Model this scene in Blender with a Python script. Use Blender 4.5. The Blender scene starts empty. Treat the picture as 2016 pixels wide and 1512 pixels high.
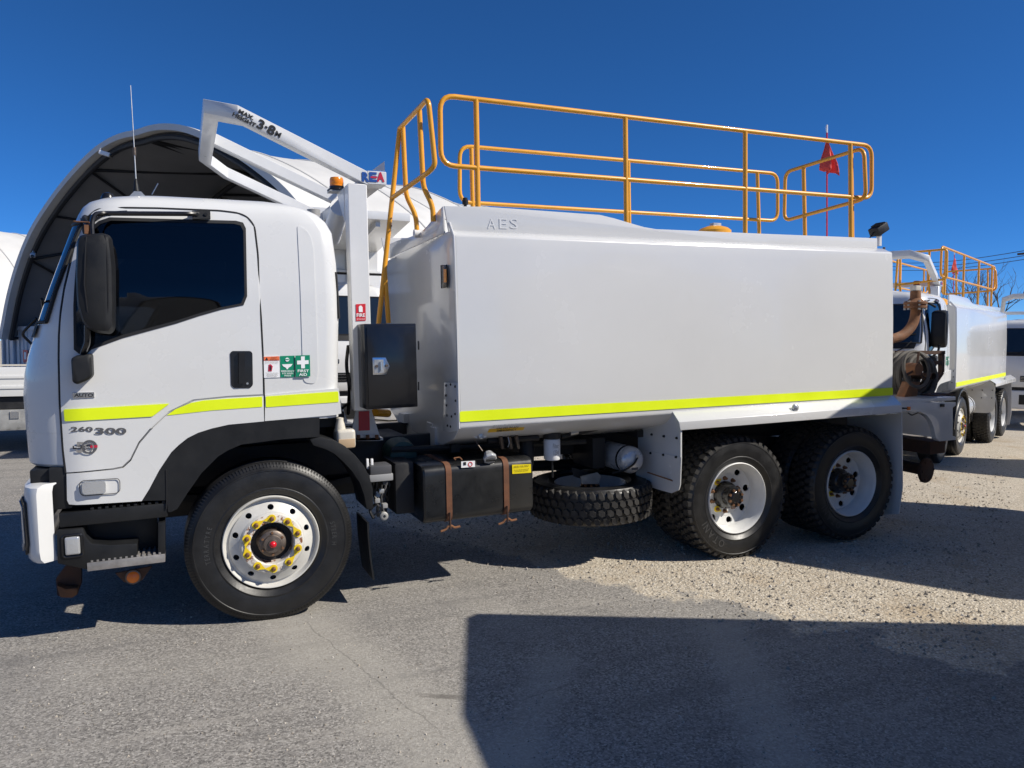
import bpy, bmesh, math, random
from mathutils import Vector, Matrix
random.seed(7)
R = math.radians
scene = bpy.context.scene
col = scene.collection
# ------------------------------------------------------------------ camera
# calibrated pose, in the frame of the parked truck (x to its tail, y away from the camera)
CP = Vector((-0.4795, -6.1437, 1.8096)); YAW, PIT, ROL, FPX = 0.41224, -0.06545, -0.01611, 1482.3
RAKE = math.atan(.0246)                       # the empty truck sits nose-down against the ground
def _axes():
    f = Vector((math.sin(YAW)*math.cos(PIT), math.cos(YAW)*math.cos(PIT), math.sin(PIT)))
    r = Vector((math.cos(YAW), -math.sin(YAW), 0)); u = r.cross(f)
    return r*math.cos(ROL)+u*math.sin(ROL), u*math.cos(ROL)-r*math.sin(ROL), f
CR, CU, CF = _axes()
TW = Matrix.Rotation(-RAKE, 4, 'Y')           # truck frame -> world
def _dir(px, py): return CF + CR*((px-1008)/FPX) - CU*((py-756)/FPX)
def T(px, py, Y):                             # pixel -> truck frame on the plane y = Y
    d = _dir(px, py); return CP + d*((Y-CP.y)/d.y)
def TX(px, py, X):
    d = _dir(px, py); return CP + d*((X-CP.x)/d.x)
def G(px, py, z=0.):                          # pixel -> world ground
    o = TW @ CP; d = TW.to_3x3() @ _dir(px, py); return o + d*((z-o.z)/d.z)
cam = bpy.data.cameras.new('camera'); co = bpy.data.objects.new('camera', cam); col.objects.link(co)
m = Matrix((CR, CU, -CF)).transposed().to_4x4(); m.translation = CP
co.matrix_world = TW @ m
cam.sensor_width = 36; cam.lens = 36*FPX/2016; cam.clip_start = .05; cam.clip_end = 3000
scene.camera = co
# ------------------------------------------------------------------ sky and sun
SUN = Vector((.90, -.70, 1.0)).normalized()
ELEV = math.asin(SUN.z); AZ = math.atan2(SUN.x, SUN.y)      # azimuth clockwise from +y
w = bpy.data.worlds.new('World'); scene.world = w; w.use_nodes = True
nt = w.node_tree; nt.nodes.clear()
sky = nt.nodes.new('ShaderNodeTexSky'); sky.sky_type = 'NISHITA'; sky.sun_disc = False
sky.sun_elevation = ELEV; sky.sun_rotation = AZ; sky.altitude = 8000; sky.air_density = 1.5; sky.dust_density = 0; sky.ozone_density = 10   # dry, very clear blue
bg = nt.nodes.new('ShaderNodeBackground'); bg.inputs[1].default_value = .104
hs = nt.nodes.new('ShaderNodeHueSaturation'); hs.inputs['Saturation'].default_value = 1.10
wo = nt.nodes.new('ShaderNodeOutputWorld'); nt.links.new(sky.outputs[0], hs.inputs['Color']); nt.links.new(hs.outputs[0], bg.inputs[0]); nt.links.new(bg.outputs[0], wo.inputs[0])
sl = bpy.data.lights.new('sun', 'SUN'); sl.energy = 4.7; sl.angle = R(.53); sl.color = (1, .94, .84)
so = bpy.data.objects.new('sun', sl); col.objects.link(so); so.location = (8, -8, 12)
so.rotation_euler = SUN.to_track_quat('Z', 'Y').to_euler()
scene.view_settings.view_transform = 'Standard'; scene.view_settings.look = 'None'
scene.view_settings.exposure = .20; scene.view_settings.gamma = 1
# ------------------------------------------------------------------ materials
def mat(name, c, rough=.5, metal=0, var=0, vscale=4, bump=0, bscale=60, coat=0, spec=.5, c2=None, c2scale=3, c2pos=.55, c2w=.08, emit=None, mottle=0):
    m = bpy.data.materials.get(name)
    if m: return m
    m = bpy.data.materials.new(name); m.use_nodes = True; nt = m.node_tree; b = nt.nodes['Principled BSDF']; L = nt.links.new
    b.inputs['Roughness'].default_value = rough; b.inputs['Metallic'].default_value = metal
    b.inputs['Coat Weight'].default_value = coat; b.inputs['Coat Roughness'].default_value = .06
    b.inputs['Specular IOR Level'].default_value = spec
    tc = nt.nodes.new('ShaderNodeTexCoord')
    base = None
    if var or c2:
        n = nt.nodes.new('ShaderNodeTexNoise'); n.inputs['Scale'].default_value = vscale; n.inputs['Detail'].default_value = 6; n.inputs['Roughness'].default_value = .65
        L(tc.outputs['Object'], n.inputs['Vector'])
        r = nt.nodes.new('ShaderNodeValToRGB'); r.color_ramp.elements[0].position = .3; r.color_ramp.elements[1].position = .7
        r.color_ramp.elements[0].color = (*[x*(1-var) for x in c], 1); r.color_ramp.elements[1].color = (*[min(1, x*(1+var)) for x in c], 1)
        L(n.outputs['Fac'], r.inputs['Fac']); base = r.outputs['Color']
        rr = nt.nodes.new('ShaderNodeMapRange'); rr.inputs['From Min'].default_value = .3; rr.inputs['From Max'].default_value = .7
        rr.inputs['To Min'].default_value = rough*.8; rr.inputs['To Max'].default_value = min(1, rough*1.25)
        L(n.outputs['Fac'], rr.inputs['Value']); L(rr.outputs[0], b.inputs['Roughness'])
    if c2:
        n2 = nt.nodes.new('ShaderNodeTexNoise'); n2.inputs['Scale'].default_value = c2scale; n2.inputs['Detail'].default_value = 8; n2.inputs['Roughness'].default_value = .7
        L(tc.outputs['Object'], n2.inputs['Vector'])
        r2 = nt.nodes.new('ShaderNodeValToRGB'); r2.color_ramp.elements[0].position = c2pos; r2.color_ramp.elements[1].position = c2pos+c2w
        r2.color_ramp.elements[0].color = (0, 0, 0, 1); r2.color_ramp.elements[1].color = (1, 1, 1, 1)
        L(n2.outputs['Fac'], r2.inputs['Fac'])
        mx = nt.nodes.new('ShaderNodeMix'); mx.data_type = 'RGBA'; L(r2.outputs['Color'], mx.inputs['Factor']); L(base, mx.inputs['A']); mx.inputs['B'].default_value = (*c2, 1)
        base = mx.outputs['Result']
    if base: L(base, b.inputs['Base Color'])
    else: b.inputs['Base Color'].default_value = (*c, 1)
    if bump:
        n3 = nt.nodes.new('ShaderNodeTexNoise'); n3.inputs['Scale'].default_value = bscale; n3.inputs['Detail'].default_value = 4
        L(tc.outputs['Object'], n3.inputs['Vector'])
        bp = nt.nodes.new('ShaderNodeBump'); bp.inputs['Strength'].default_value = bump; bp.inputs['Distance'].default_value = .004
        L(n3.outputs['Fac'], bp.inputs['Height']); L(bp.outputs[0], b.inputs['Normal'])
    if emit: b.inputs['Emission Color'].default_value = (*emit[:3], 1); b.inputs['Emission Strength'].default_value = emit[3]
    return m
M = dict(
    white=mat('white_paint', (.67, .672, .66), .27, var=.025, vscale=1.3, coat=.35, bump=.02, bscale=7, c2=(.61, .60, .575), c2scale=1.7, c2pos=.62, c2w=.3),
    tank=mat('tank_paint', (.66, .66, .65), .24, var=.03, vscale=.9, coat=.55, bump=.10, bscale=2.0, c2=(.585, .575, .55), c2scale=1.1, c2pos=.60, c2w=.35),
    frame=mat('frame_paint', (.70, .70, .69), .33, var=.03, vscale=5, coat=.3, bump=.05, bscale=30, c2=(.55, .47, .38), c2scale=9, c2pos=.70, c2w=.1),
    black=mat('black_plastic', (.011, .0115, .0125), .5, var=.25, vscale=6, bump=.12, bscale=220, spec=.35),
    gloss=mat('black_paint', (.010, .010, .011), .22, var=.3, vscale=5, coat=.2, bump=.03, bscale=12),
    fueltank=mat('fuel_tank_paint', (.014, .0145, .015), .30, var=.3, vscale=7, coat=.1, bump=.06, bscale=18, c2=(.05, .05, .05), c2scale=24, c2pos=.66, c2w=.04),
    seal=mat('rubber_seal', (.008, .008, .009), .6),
    rubber=mat('tyre_rubber', (.011, .011, .0115), .42, var=.35, vscale=9, bump=.12, bscale=90, c2=(.035, .031, .027), c2scale=4, c2pos=.60, c2w=.3),
    tread=mat('tread_rubber', (.028, .026, .024), .78, var=.35, vscale=20, bump=.2, bscale=120, c2=(.09, .08, .065), c2scale=11, c2pos=.55, c2w=.3),
    letter=mat('raised_rubber', (.042, .042, .042), .5),
    rimwhite=mat('rim_white_paint', (.68, .68, .66), .38, var=.06, vscale=8, bump=.06, bscale=60, c2=(.40, .34, .27), c2scale=9, c2pos=.68, c2w=.14),
    rim=mat('rim_paint', (.60, .585, .54), .42, var=.08, vscale=8, bump=.08, bscale=60, c2=(.30, .24, .18), c2scale=10, c2pos=.66, c2w=.16),
    rustrim=mat('rusty_white_paint', (.68, .64, .58), .6, var=.1, vscale=12, bump=.3, bscale=80, c2=(.22, .085, .035), c2scale=15, c2pos=.53, c2w=.06),
    hub=mat('hub_metal', (.16, .13, .11), .5, metal=.7, var=.3, vscale=20, bump=.2, bscale=90),
    nut=mat('wheel_nut_steel', (.20, .105, .055), .55, metal=.5, var=.4, vscale=50),
    red=mat('red_plastic', (.65, .008, .02), .25, coat=.3),
    yellow=mat('indicator_yellow', (.80, .58, .015), .45),
    rail=mat('rail_yellow_paint', (.80, .36, .018), .36, var=.08, vscale=4, coat=.2, bump=.05, bscale=50, c2=(.35, .17, .04), c2scale=13, c2pos=.69, c2w=.06),
    hivis=mat('hivis_tape', (.78, .92, .005), .45, var=.05, vscale=3, bump=.15, bscale=300),
    glass=mat('tinted_glass', (.006, .009, .016), .04, var=.0, spec=.6),
    wscreen=mat('windscreen_glass', (.012, .018, .025), .03, spec=.9),
    lampglass=mat('lamp_lens', (.55, .56, .57), .12, metal=.5, bump=.4, bscale=120),
    amber=mat('amber_lens', (.80, .24, .01), .2, coat=.4),
    orange=mat('orange_lens', (.85, .19, .01), .25, coat=.3, bump=.4, bscale=200),
    chrome=mat('polished_metal', (.72, .72, .72), .18, metal=1, bump=.05, bscale=40),
    steel=mat('galvanised_steel', (.48, .48, .47), .42, metal=.8, var=.15, vscale=12),
    alu=mat('tread_plate_aluminium', (.36, .34, .32), .5, metal=.6, var=.2, vscale=18),
    rust=mat('rusted_steel', (.19, .085, .038), .85, var=.35, vscale=9, bump=.5, bscale=45, c2=(.30, .17, .09), c2scale=6, c2pos=.55, c2w=.2),
    rustdark=mat('dark_rusted_steel', (.075, .038, .024), .85, var=.35, vscale=9, bump=.5, bscale=45),
    strap=mat('rusty_strap', (.15, .062, .03), .75, var=.3, vscale=14, bump=.3, bscale=60),
    chassis=mat('chassis_black', (.016, .016, .017), .6, var=.4, vscale=6, bump=.2, bscale=50, c2=(.05, .04, .03), c2scale=5, c2pos=.6, c2w=.2),
    silver=mat('silver_paint', (.56, .57, .58), .28, metal=.35, var=.05, vscale=6),
    sred=mat('sign_red', (.60, .018, .03), .4), sgreen=mat('sign_green', (.0, .23, .12), .4), swhite=mat('sign_white', (.85, .85, .85), .45),
    sorange=mat('sign_orange', (.80, .17, .06), .4), syellow=mat('sign_yellow', (.85, .68, .01), .4), samber=mat('sign_amber', (.70, .40, .01), .4),
    ink=mat('print_black', (.012, .012, .012), .5), blue=mat('print_blue', (.01, .07, .30), .4), crim=mat('print_crimson', (.50, .015, .05), .4),
    badge=mat('badge_chrome', (.22, .22, .23), .25, metal=.8), bottle=mat('translucent_plastic', (.62, .58, .50), .4, var=.1, vscale=10),
    ivory=mat('tank_fluid', (.50, .36, .22), .4), cable=mat('black_cable', (.01, .01, .01), .5), flag=mat('flag_cloth', (.75, .09, .07), .8, bump=.3, bscale=30),
    mast=mat('flag_mast', (.62, .03, .06), .4), hose=mat('hose_rubber', (.075, .066, .055), .7, var=.3, vscale=12, bump=.3, bscale=60),
    grey=mat('dirty_alloy', (.34, .34, .33), .5, metal=.3, var=.25, vscale=5, c2=(.10, .09, .08), c2scale=7, c2pos=.55, c2w=.2),
    green=mat('dull_green_paint', (.02, .06, .05), .5), plastic=mat('grey_plastic', (.30, .30, .30), .5), dplastic=mat('dark_grey_plastic', (.07, .07, .075), .5),
)
# ------------------------------------------------------------------ mesh tools
class MB:
    def __init__(s): s.v = []; s.f = []
    def add(s, vs, fs):
        o = len(s.v); s.v += [Vector(p) for p in vs]; s.f += [tuple(i+o for i in f) for f in fs]; return s
    def box(s, c, d, rot=None):
        x, y, z = d[0]/2, d[1]/2, d[2]/2
        vs = [Vector((i, j, k)) for i in (-x, x) for j in (-y, y) for k in (-z, z)]
        if rot is not None: vs = [rot @ p for p in vs]
        c = Vector(c)
        return s.add([p+c for p in vs], [(0, 1, 3, 2), (4, 6, 7, 5), (0, 4, 5, 1), (2, 3, 7, 6), (0, 2, 6, 4), (1, 5, 7, 3)])
    def bx(s, x0, x1, y0, y1, z0, z1): return s.box(((x0+x1)/2, (y0+y1)/2, (z0+z1)/2), (abs(x1-x0), abs(y1-y0), abs(z1-z0)))
    def loft(s, loops, cap=True):
        n = len(loops[0]); vs = [p for l in loops for p in l]; fs = []
        for k in range(len(loops)-1):
            for i in range(n):
                j = (i+1) % n; fs.append((k*n+i, k*n+j, (k+1)*n+j, (k+1)*n+i))
        if cap: fs += [tuple(range(n))[::-1], tuple((len(loops)-1)*n+i for i in range(n))]
        return s.add(vs, fs)
    def prism(s, pts, off): off = Vector(off); return s.loft([[Vector(p) for p in pts], [Vector(p)+off for p in pts]])
    def tube(s, path, r, n=8, closed=False):
        path = [Vector(p) for p in path]; N = len(path); loops = []; up = None
        rr = r if isinstance(r, (list, tuple)) else [r]*N
        for i, p in enumerate(path):
            a = path[i-1] if (i > 0 or closed) else p; b = path[(i+1) % N] if (i < N-1 or closed) else p
            t = (b-a).normalized()
            if up is None: up = Vector((0, 0, 1)) if abs(t.z) < .9 else Vector((0, 1, 0))
            u = (up - t*up.dot(t)).normalized(); up = u; q = t.cross(u)
            loops.append([p + (u*math.cos(2*math.pi*k/n)+q*math.sin(2*math.pi*k/n))*rr[i] for k in range(n)])
        if closed: loops.append(loops[0])
        return s.loft(loops, cap=not closed)
    def lathe(s, prof, c=(0, 0, 0), axis='Y', n=48, closed=False):
        # prof: (radius, offset along the axis)
        c = Vector(c); loops = []
        for k in range(n):
            a = 2*math.pi*k/n; l = []
            for r, h in prof:
                p, q = r*math.cos(a), r*math.sin(a)
                l.append(c + Vector({'Y': (p, h, q), 'X': (h, p, q), 'Z': (p, q, h)}[axis]))
            loops.append(l)
        m = len(prof); vs = [p for l in loops for p in l]; fs = []
        for k in range(n):
            for i in range(m-1 if not closed else m):
                j = (i+1) % m; k2 = (k+1) % n; fs.append((k*m+i, k*m+j, k2*m+j, k2*m+i))
        return s.add(vs, fs)
    def cyl(s, c, r, h, axis='Y', n=24, r2=None):
        r2 = r if r2 is None else r2
        return s.lathe([(0.0005, 0), (r, 0), (r2, h), (0.0005, h)], c, axis, n)
    def xf(s, mtx): s.v = [mtx @ p for p in s.v]; return s
    def build(s, name, m, parent=None, bevel=0, seg=2, smooth=38, kind=None, weld=True):
        me = bpy.data.meshes.new(name); bm = bmesh.new()
        vs = [bm.verts.new(p) for p in s.v]
        for f in s.f:
            try: bm.faces.new([vs[i] for i in f])
            except ValueError: pass
        if weld: bmesh.ops.remove_doubles(bm, verts=bm.verts, dist=1e-5)
        bmesh.ops.recalc_face_normals(bm, faces=bm.faces)
        if bevel:
            es = [e for e in bm.edges if len(e.link_faces) == 2 and e.calc_face_angle(0) > R(28)]
            bmesh.ops.bevel(bm, geom=es, offset=bevel, segments=seg, affect='EDGES', profile=.6, clamp_overlap=True)
        bm.to_mesh(me); bm.free()
        return link(name, me, m, parent, smooth, kind)
def link(name, me, m, parent=None, smooth=38, kind=None):
    if m and not me.materials: me.materials.append(m)
    if smooth and len(me.polygons):
        me.polygons.foreach_set('use_smooth', [True]*len(me.polygons)); me.set_sharp_from_angle(angle=R(smooth))
    o = bpy.data.objects.new(name, me); col.objects.link(o)
    if parent: o.parent = parent
    if kind: o['kind'] = kind
    return o
def thing(name, label, cat, loc=(0, 0, 0), rot=(0, 0, 0), group=None):
    o = bpy.data.objects.new(name, None); col.objects.link(o); o.location = loc; o.rotation_euler = rot
    return tag(o, label, cat, group)
def tag(o, label, cat, group=None):
    o['label'] = label; o['category'] = cat
    if group: o['group'] = group
    return o
def rnd(path, r, seg=5, closed=False):                 # round the corners of a polyline
    path = [Vector(p) for p in path]; N = len(path); out = []
    for i, p in enumerate(path):
        if not closed and i in (0, N-1): out.append(p); continue
        a = path[i-1]-p; b = path[(i+1) % N]-p; d = min(r, a.length*.48, b.length*.48)
        A = p+a.normalized()*d; B = p+b.normalized()*d
        for k in range(seg+1):
            t = k/seg; out.append(A*(1-t)**2 + p*2*t*(1-t) + B*t*t)
    return out
_tx = {}
def text_mesh(s, offset=.0):
    if (s, offset) in _tx: return _tx[s, offset]
    cu = bpy.data.curves.new('t', 'FONT'); cu.body = s; cu.size = 1; cu.offset = offset; cu.align_x = 'CENTER'; cu.resolution_u = 3
    o = bpy.data.objects.new('t', cu); col.objects.link(o); dg = bpy.context.evaluated_depsgraph_get()
    me = bpy.data.meshes.new_from_object(o.evaluated_get(dg)); bpy.data.objects.remove(o)
    vs = [v.co.copy() for v in me.vertices]; fs = [tuple(p.vertices) for p in me.polygons]
    _tx[s, offset] = (vs, fs); return vs, fs
def text(name, s, c, u, v, wd, ht, m, parent, bold=.012, lift=.002, mb=None):
    # flat lettering fitted into a wd x ht box centred on c, u to the right, v up
    vs, fs = text_mesh(s, bold); xs = [p.x for p in vs]; ys = [p.y for p in vs]
    x0, x1, y0, y1 = min(xs), max(xs), min(ys), max(ys); u = Vector(u).normalized(); v = Vector(v).normalized(); n = u.cross(v); c = Vector(c)+n*lift
    pts = [c + u*((p.x-(x0+x1)/2)/(x1-x0)*wd) + v*((p.y-(y0+y1)/2)/(y1-y0)*ht) for p in vs]
    if mb is not None: mb.add(pts, fs); return
    q = MB().add(pts, fs); me = bpy.data.meshes.new(name); me.from_pydata([tuple(p) for p in q.v], [], q.f)
    return link(name, me, m, parent, 0)
UX, UZ = Vector((1, 0, 0)), Vector((0, 0, 1))
def plate(name, pts, m, parent, th=.003, n=None, bevel=0):     # thin flat piece, pts in 3D, thickness along n
    pts = [Vector(p) for p in pts]
    if n is None: n = Vector((0, -1, 0))
    return MB().prism(pts, Vector(n)*th).build(name, m, parent, bevel)
def pxpoly(pts, Y): return [T(x, y, Y) for x, y in pts]
def pxprism(name, pts, Y, depth, m, parent, bevel=0, r=0):
    p = pxpoly(pts, Y)
    if r: p = rnd(p, r, 4, True)
    return MB().prism(p, (0, depth, 0)).build(name, m, parent, bevel)
def lerp_table(tab, z):
    if z <= tab[0][0]: return tab[0][1:]
    for a, b in zip(tab, tab[1:]):
        if z <= b[0]:
            t = (z-a[0])/(b[0]-a[0]); return tuple(p+(q-p)*t for p, q in zip(a[1:], b[1:]))
    return tab[-1][1:]

def clear_glass(name, tint):                           # tinted pane: mirror-like at a glance, otherwise a dim view through
    m = bpy.data.materials.new(name); m.use_nodes = True; nt = m.node_tree; nt.nodes.clear(); L = nt.links.new
    o = nt.nodes.new('ShaderNodeOutputMaterial'); mx = nt.nodes.new('ShaderNodeMixShader'); fr = nt.nodes.new('ShaderNodeFresnel'); fr.inputs['IOR'].default_value = 1.55
    t = nt.nodes.new('ShaderNodeBsdfTransparent'); t.inputs['Color'].default_value = (*tint, 1); g = nt.nodes.new('ShaderNodeBsdfGlossy'); g.inputs['Roughness'].default_value = .015
    L(fr.outputs[0], mx.inputs[0]); L(t.outputs[0], mx.inputs[1]); L(g.outputs[0], mx.inputs[2]); L(mx.outputs[0], o.inputs['Surface']); return m
M['pane'] = clear_glass('door_glass', (.30, .33, .37))
M['trim'] = mat('cab_trim', (.055, .056, .06), .7, var=.15, vscale=6); M['fabric'] = mat('seat_fabric', (.045, .046, .052), .9, var=.2, vscale=30, bump=.3, bscale=120)
# ------------------------------------------------------------------ wheels
_mesh = {}
def shared(key, parent, fn, name, m=None):
    # build once, then link further objects on the same mesh data
    if key in _mesh:
        o = bpy.data.objects.new(name, _mesh[key]); col.objects.link(o); o.parent = parent; return o
    o = fn(); o.parent = parent; _mesh[key] = o.data; return o
def hole_band(mb, n, r1, r2, yf, hr, a0=0, th=.012):
    rc = (r1+r2)/2; hw = math.pi/n
    for k in range(n):
        ac = a0+2*math.pi*k/n; outer = []; inner = []; K = 24
        for i in range(K):
            t = 2*math.pi*i/K; c, s = math.cos(t), math.sin(t); q = 1/max(abs(c), abs(s))
            outer.append((rc+c*q*(r2-r1)/2, ac+s*q*hw)); inner.append((rc+c*hr, ac+s*hr/rc*1.12))
        P = lambda ra, dy=0: Vector((ra[0]*math.cos(ra[1]), yf(ra[0])+dy, ra[0]*math.sin(ra[1])))
        mb.loft([[P(p) for p in outer], [P(p) for p in inner], [P(p, th) for p in inner]], cap=False)
def arc_text(s, rad, a0, h, y, sx=.85):
    # lettering on a sidewall, clockwise as seen from outside, tops outward; a0 in degrees, start angle
    mb = MB(); a = R(a0)
    for ch in s:
        if ch == ' ': a -= h*.5/rad; continue
        vs, fs = text_mesh(ch, .02); xs = [p.x for p in vs]; ys = [p.y for p in vs]; wd = (max(xs)-min(xs))/.72*h*sx; wd = max(wd, h*.2)
        am = a-wd/2/rad; x0 = (min(xs)+max(xs))/2; y0 = min(ys); er = Vector((math.cos(am), 0, math.sin(am))); et = Vector((math.sin(am), 0, -math.cos(am)))
        sc = h/.72
        pts = [er*(rad+(p.y)*sc) + et*((p.x-x0)*sc*sx) + Vector((0, y, 0)) for p in vs]
        mb.add(pts, fs); a -= (wd+h*.22)/rad
    return mb
def tyre(kind):
    TW_ = .27; mb = MB()
    side = [(.299, .036), (.3035, .014), (.318, -.002), (.345, -.014), (.347, -.017), (.353, -.017), (.356, -.015), (.39, -.021), (.43, -.021), (.462, -.016), (.465, -.019), (.471, -.018), (.474, -.012)]
    if kind == 'steer':
        top = [(.497, .000), (.508, .010), (.514, .020)]; cr = []; y = .02
        for k in range(5):
            y1 = y+.036; cr += [(.517, y+.003), (.517, y1), (.507, y1+.002), (.507, y1+.008)]; y = y1+.010
        prof = side + top + cr
    else:
        prof = side + [(.490, .000), (.500, .012), (.502, .03), (.502, .125)]
    full = prof + [(r, .25-h) for r, h in reversed(prof) if h < .12]
    mb.lathe(full, n=96)
    if kind == 'steer':                      # fine shoulder sipes
        for k in range(150):
            a = 2*math.pi*k/150; er = Vector((math.cos(a), 0, math.sin(a))); et = Vector((-math.sin(a), 0, math.cos(a)))
            for y0, y1, r0, r1 in ((-.0045, .013, .490, .5145), (.237, .2545, .5145, .490)):
                q = [er*r0+Vector((0, y0, 0))-et*.0035, er*r0+Vector((0, y0, 0))+et*.0035, er*r1+Vector((0, y1, 0))+et*.0035, er*r1+Vector((0, y1, 0))-et*.0035]
                mb.prism(q, (0, -.004 if y0 < .1 else .004, 0))
    return mb
def tread_blocks(kind):
    mb = MB(); n = 46; R0, R1 = .497, .520
    rows = [(-.004, .055), (.068, .120), (.132, .184), (.197, .254)]
    for k in range(n):
        for j, (ya, yb) in enumerate(rows):
            a = 2*math.pi*(k+(.5 if j % 2 else 0))/n; da = 2*math.pi/n*(.37 if j in (1, 2) else .34)
            ym = (ya+yb)/2; sk = .012
            if kind == 'block':
                if j in (0, 3): base = [(a-da, ya), (a+da*.7, ya), (a+da, yb*.6+ya*.4), (a+da*.6, yb), (a-da*.8, yb), (a-da*1.1, ym)]
                else: base = [(a-da*.9, ya), (a+da*.4, ya), (a+da, ym), (a+da*.9, yb), (a-da*.4, yb), (a-da, ym)]
            else:
                base = [(a-da*1.05, ya+.004), (a+da*.1, ya-.004), (a+da*1.05, ym-.008), (a+da*1.05, yb-.004), (a-da*.1, yb+.004), (a-da*1.05, ym+.008)]
            lo = []; hi = []
            for t, y in base:
                edge = j in (0, 3) and (y < .02 or y > .23)
                rl = R0-(.018 if edge else 0); rh = R1-(.010 if edge else 0); ys = y+(-.006 if edge and y < .1 else .006 if edge else 0)
                lo.append(Vector((rl*math.cos(t), ys, rl*math.sin(t)))); hi.append(Vector((rh*math.cos(t), y, rh*math.sin(t))))
            ctr = sum(hi, Vector())/len(hi); hi = [ctr+(p-ctr)*.92 for p in hi]
            mb.loft([lo, hi])
    return mb
def wheel(kind, parent, loc, flip=False, nuts=True, letters=True, name='wheel'):
    """kind: steer | drive | spare. Origin at the hub centre in the plane of the outer rim flange, +y inboard."""
    def rim():
        mb = MB()
        if kind == 'steer':
            yf = lambda r: -.020+(r-.2)/.058*.038
            hole_band(mb, 10, .2, .258, yf, .0175, R(18))
            mb.lathe([(.248, .026), (.262, .029), (.266, .030), (.276, .030), (.284, .012), (.290, -.002), (.296, -.004), (.301, .004), (.301, .03)], n=72)
            mb.lathe([(.187, -.034), (.199, -.020), (.208, -.006)], n=60)
        else:
            yf = lambda r: .150+(.258-r)*.25
            hole_band(mb, 8, .185, .258, yf, .027, R(10))
            mb.lathe([(.246, .166), (.259, .150), (.262, .138), (.262, .085), (.272, .070), (.278, .030), (.288, .006), (.294, -.003), (.301, .003), (.301, .03)], n=72)
            mb.lathe([(.110, .172), (.150, .172), (.184, .1685), (.194, .182)], n=60)
        return mb.build('wheel', M['rim' if kind == 'steer' else 'rimwhite'])
    w_ = shared('rim_'+('steer' if kind == 'steer' else 'drive'), parent, rim, name)
    w_.location = loc
    if flip: w_.rotation_euler.z = math.pi
    shared('tyre_'+kind, w_, lambda: tyre(kind).build('tyre', M['rubber']), 'tyre')
    if kind in ('drive', 'spare'):
        shared('tread_'+kind, w_, lambda: tread_blocks('block' if kind == 'drive' else 'zig').build('tread', M['tread'], weld=False), 'tread')
    if kind == 'drive':     # inner twin
        o = shared('tyre_'+kind, w_, None, 'inner_tyre'); o.location.y = .32
        o = shared('tread_'+kind, w_, None, 'inner_tread'); o.location.y = .32
    if kind == 'steer':
        shared('centre_steer', w_, lambda: MB().lathe([(.130, .05), (.134, -.030), (.140, -.036), (.182, -.036), (.187, -.034)], n=60).build('wheel_centre', M['rustrim']), 'wheel_centre')
        shared('drum', w_, lambda: MB().lathe([(.0005, .05), (.24, .05), (.24, .22), (.0005, .22)], n=40).build('brake_drum', M['chassis']), 'brake_drum')
        shared('hub_s', w_, lambda: MB().lathe([(.0005, -.066), (.028, -.066), (.031, -.058), (.054, -.056), (.058, -.052), (.060, -.044), (.078, -.040), (.084, -.034), (.088, .0), (.092, .06)], n=40).build('hub', M['hub']), 'hub')
        shared('hubcap', w_, lambda: MB().lathe([(.0005, -.082), (.010, -.080), (.019, -.073), (.023, -.062)], n=24).build('hub_cap', M['red']), 'hub_cap')
        for k in range(6):
            o = shared('hubbolt', w_, lambda: MB().cyl((0, -.012, 0), .0085, .02, n=6).build('hub_bolt', M['nut']), 'hub_bolt')
            a = R(30+60*k); o.location = (.070*math.cos(a), -.036, .070*math.sin(a))
        rn, yn = .1625, -.036
    else:
        shared('hub_d', w_, lambda: MB().lathe([(.0005, .018), (.040, .018), (.046, .026), (.060, .030), (.082, .034), (.088, .048), (.086, .10), (.112, .13), (.118, .172), (.25, .20)], n=40).build('hub', M['gloss']), 'hub')
        for k in range(8 if nuts else 0):
            o = shared('hubbolt2', w_, lambda: MB().cyl((0, -.016, 0), .0115, .03, n=6).build('hub_bolt', M['nut']), 'hub_bolt')
            a = R(20+45*k); o.location = (.066*math.cos(a), .032, .066*math.sin(a))
        rn, yn = .1425, .172
    for k in range(10 if nuts else 0):
        a = R(18*1+36*k); p = Vector((rn*math.cos(a), yn, rn*math.sin(a)))
        o = shared('nut', w_, lambda: MB().lathe([(.0005, -.034), (.009, -.034), (.0095, -.026), (.0135, -.024), (.0145, -.004), (.0195, -.003), (.0195, .002)], n=12).build('wheel_nut', M['nut']), 'wheel_nut')
        o.location = p
        def ind():
            mb = MB().lathe([(.0145, -.0085), (.0255, -.0085), (.0265, -.004), (.0265, -.002), (.0145, -.002)], n=20)
            return mb.prism([(-.024, -.008, .010), (-.024, -.008, -.010), (.0, -.008, -.0255), (.052, -.008, -.002), (.052, -.008, .002), (0, -.008, .0255)], (0, .004, 0)).build('nut_indicator', M['yellow'])
        if kind == 'steer' or (kind == 'drive' and k in (3, 6)):
            o = shared('indicator', w_, ind, 'nut_indicator'); o.location = p
            o.rotation_euler.y = -a + (R(90+8) if k % 2 else R(-90-8))
    if letters:
        if kind == 'steer':
            shared('let1', w_, lambda: arc_text('TERRATYRE', .378, 193, .030, -.0235, .8).build('sidewall_lettering', M['letter'], smooth=0), 'sidewall_lettering')
            shared('let2', w_, lambda: arc_text('STEER H', .378, 14, .030, -.0235, .8).build('sidewall_lettering', M['letter'], smooth=0), 'sidewall_lettering')
        elif kind == 'drive':
            shared('let3', w_, lambda: arc_text('OTANI', .372, 246, .060, -.0235, .9).build('sidewall_lettering', M['letter'], smooth=0), 'sidewall_lettering')
            shared('let4', w_, lambda: arc_text('11R22.5', .40, 112, .028, -.0235, .8).build('sidewall_lettering', M['rubber'], smooth=0), 'sidewall_lettering')
    return w_
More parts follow.
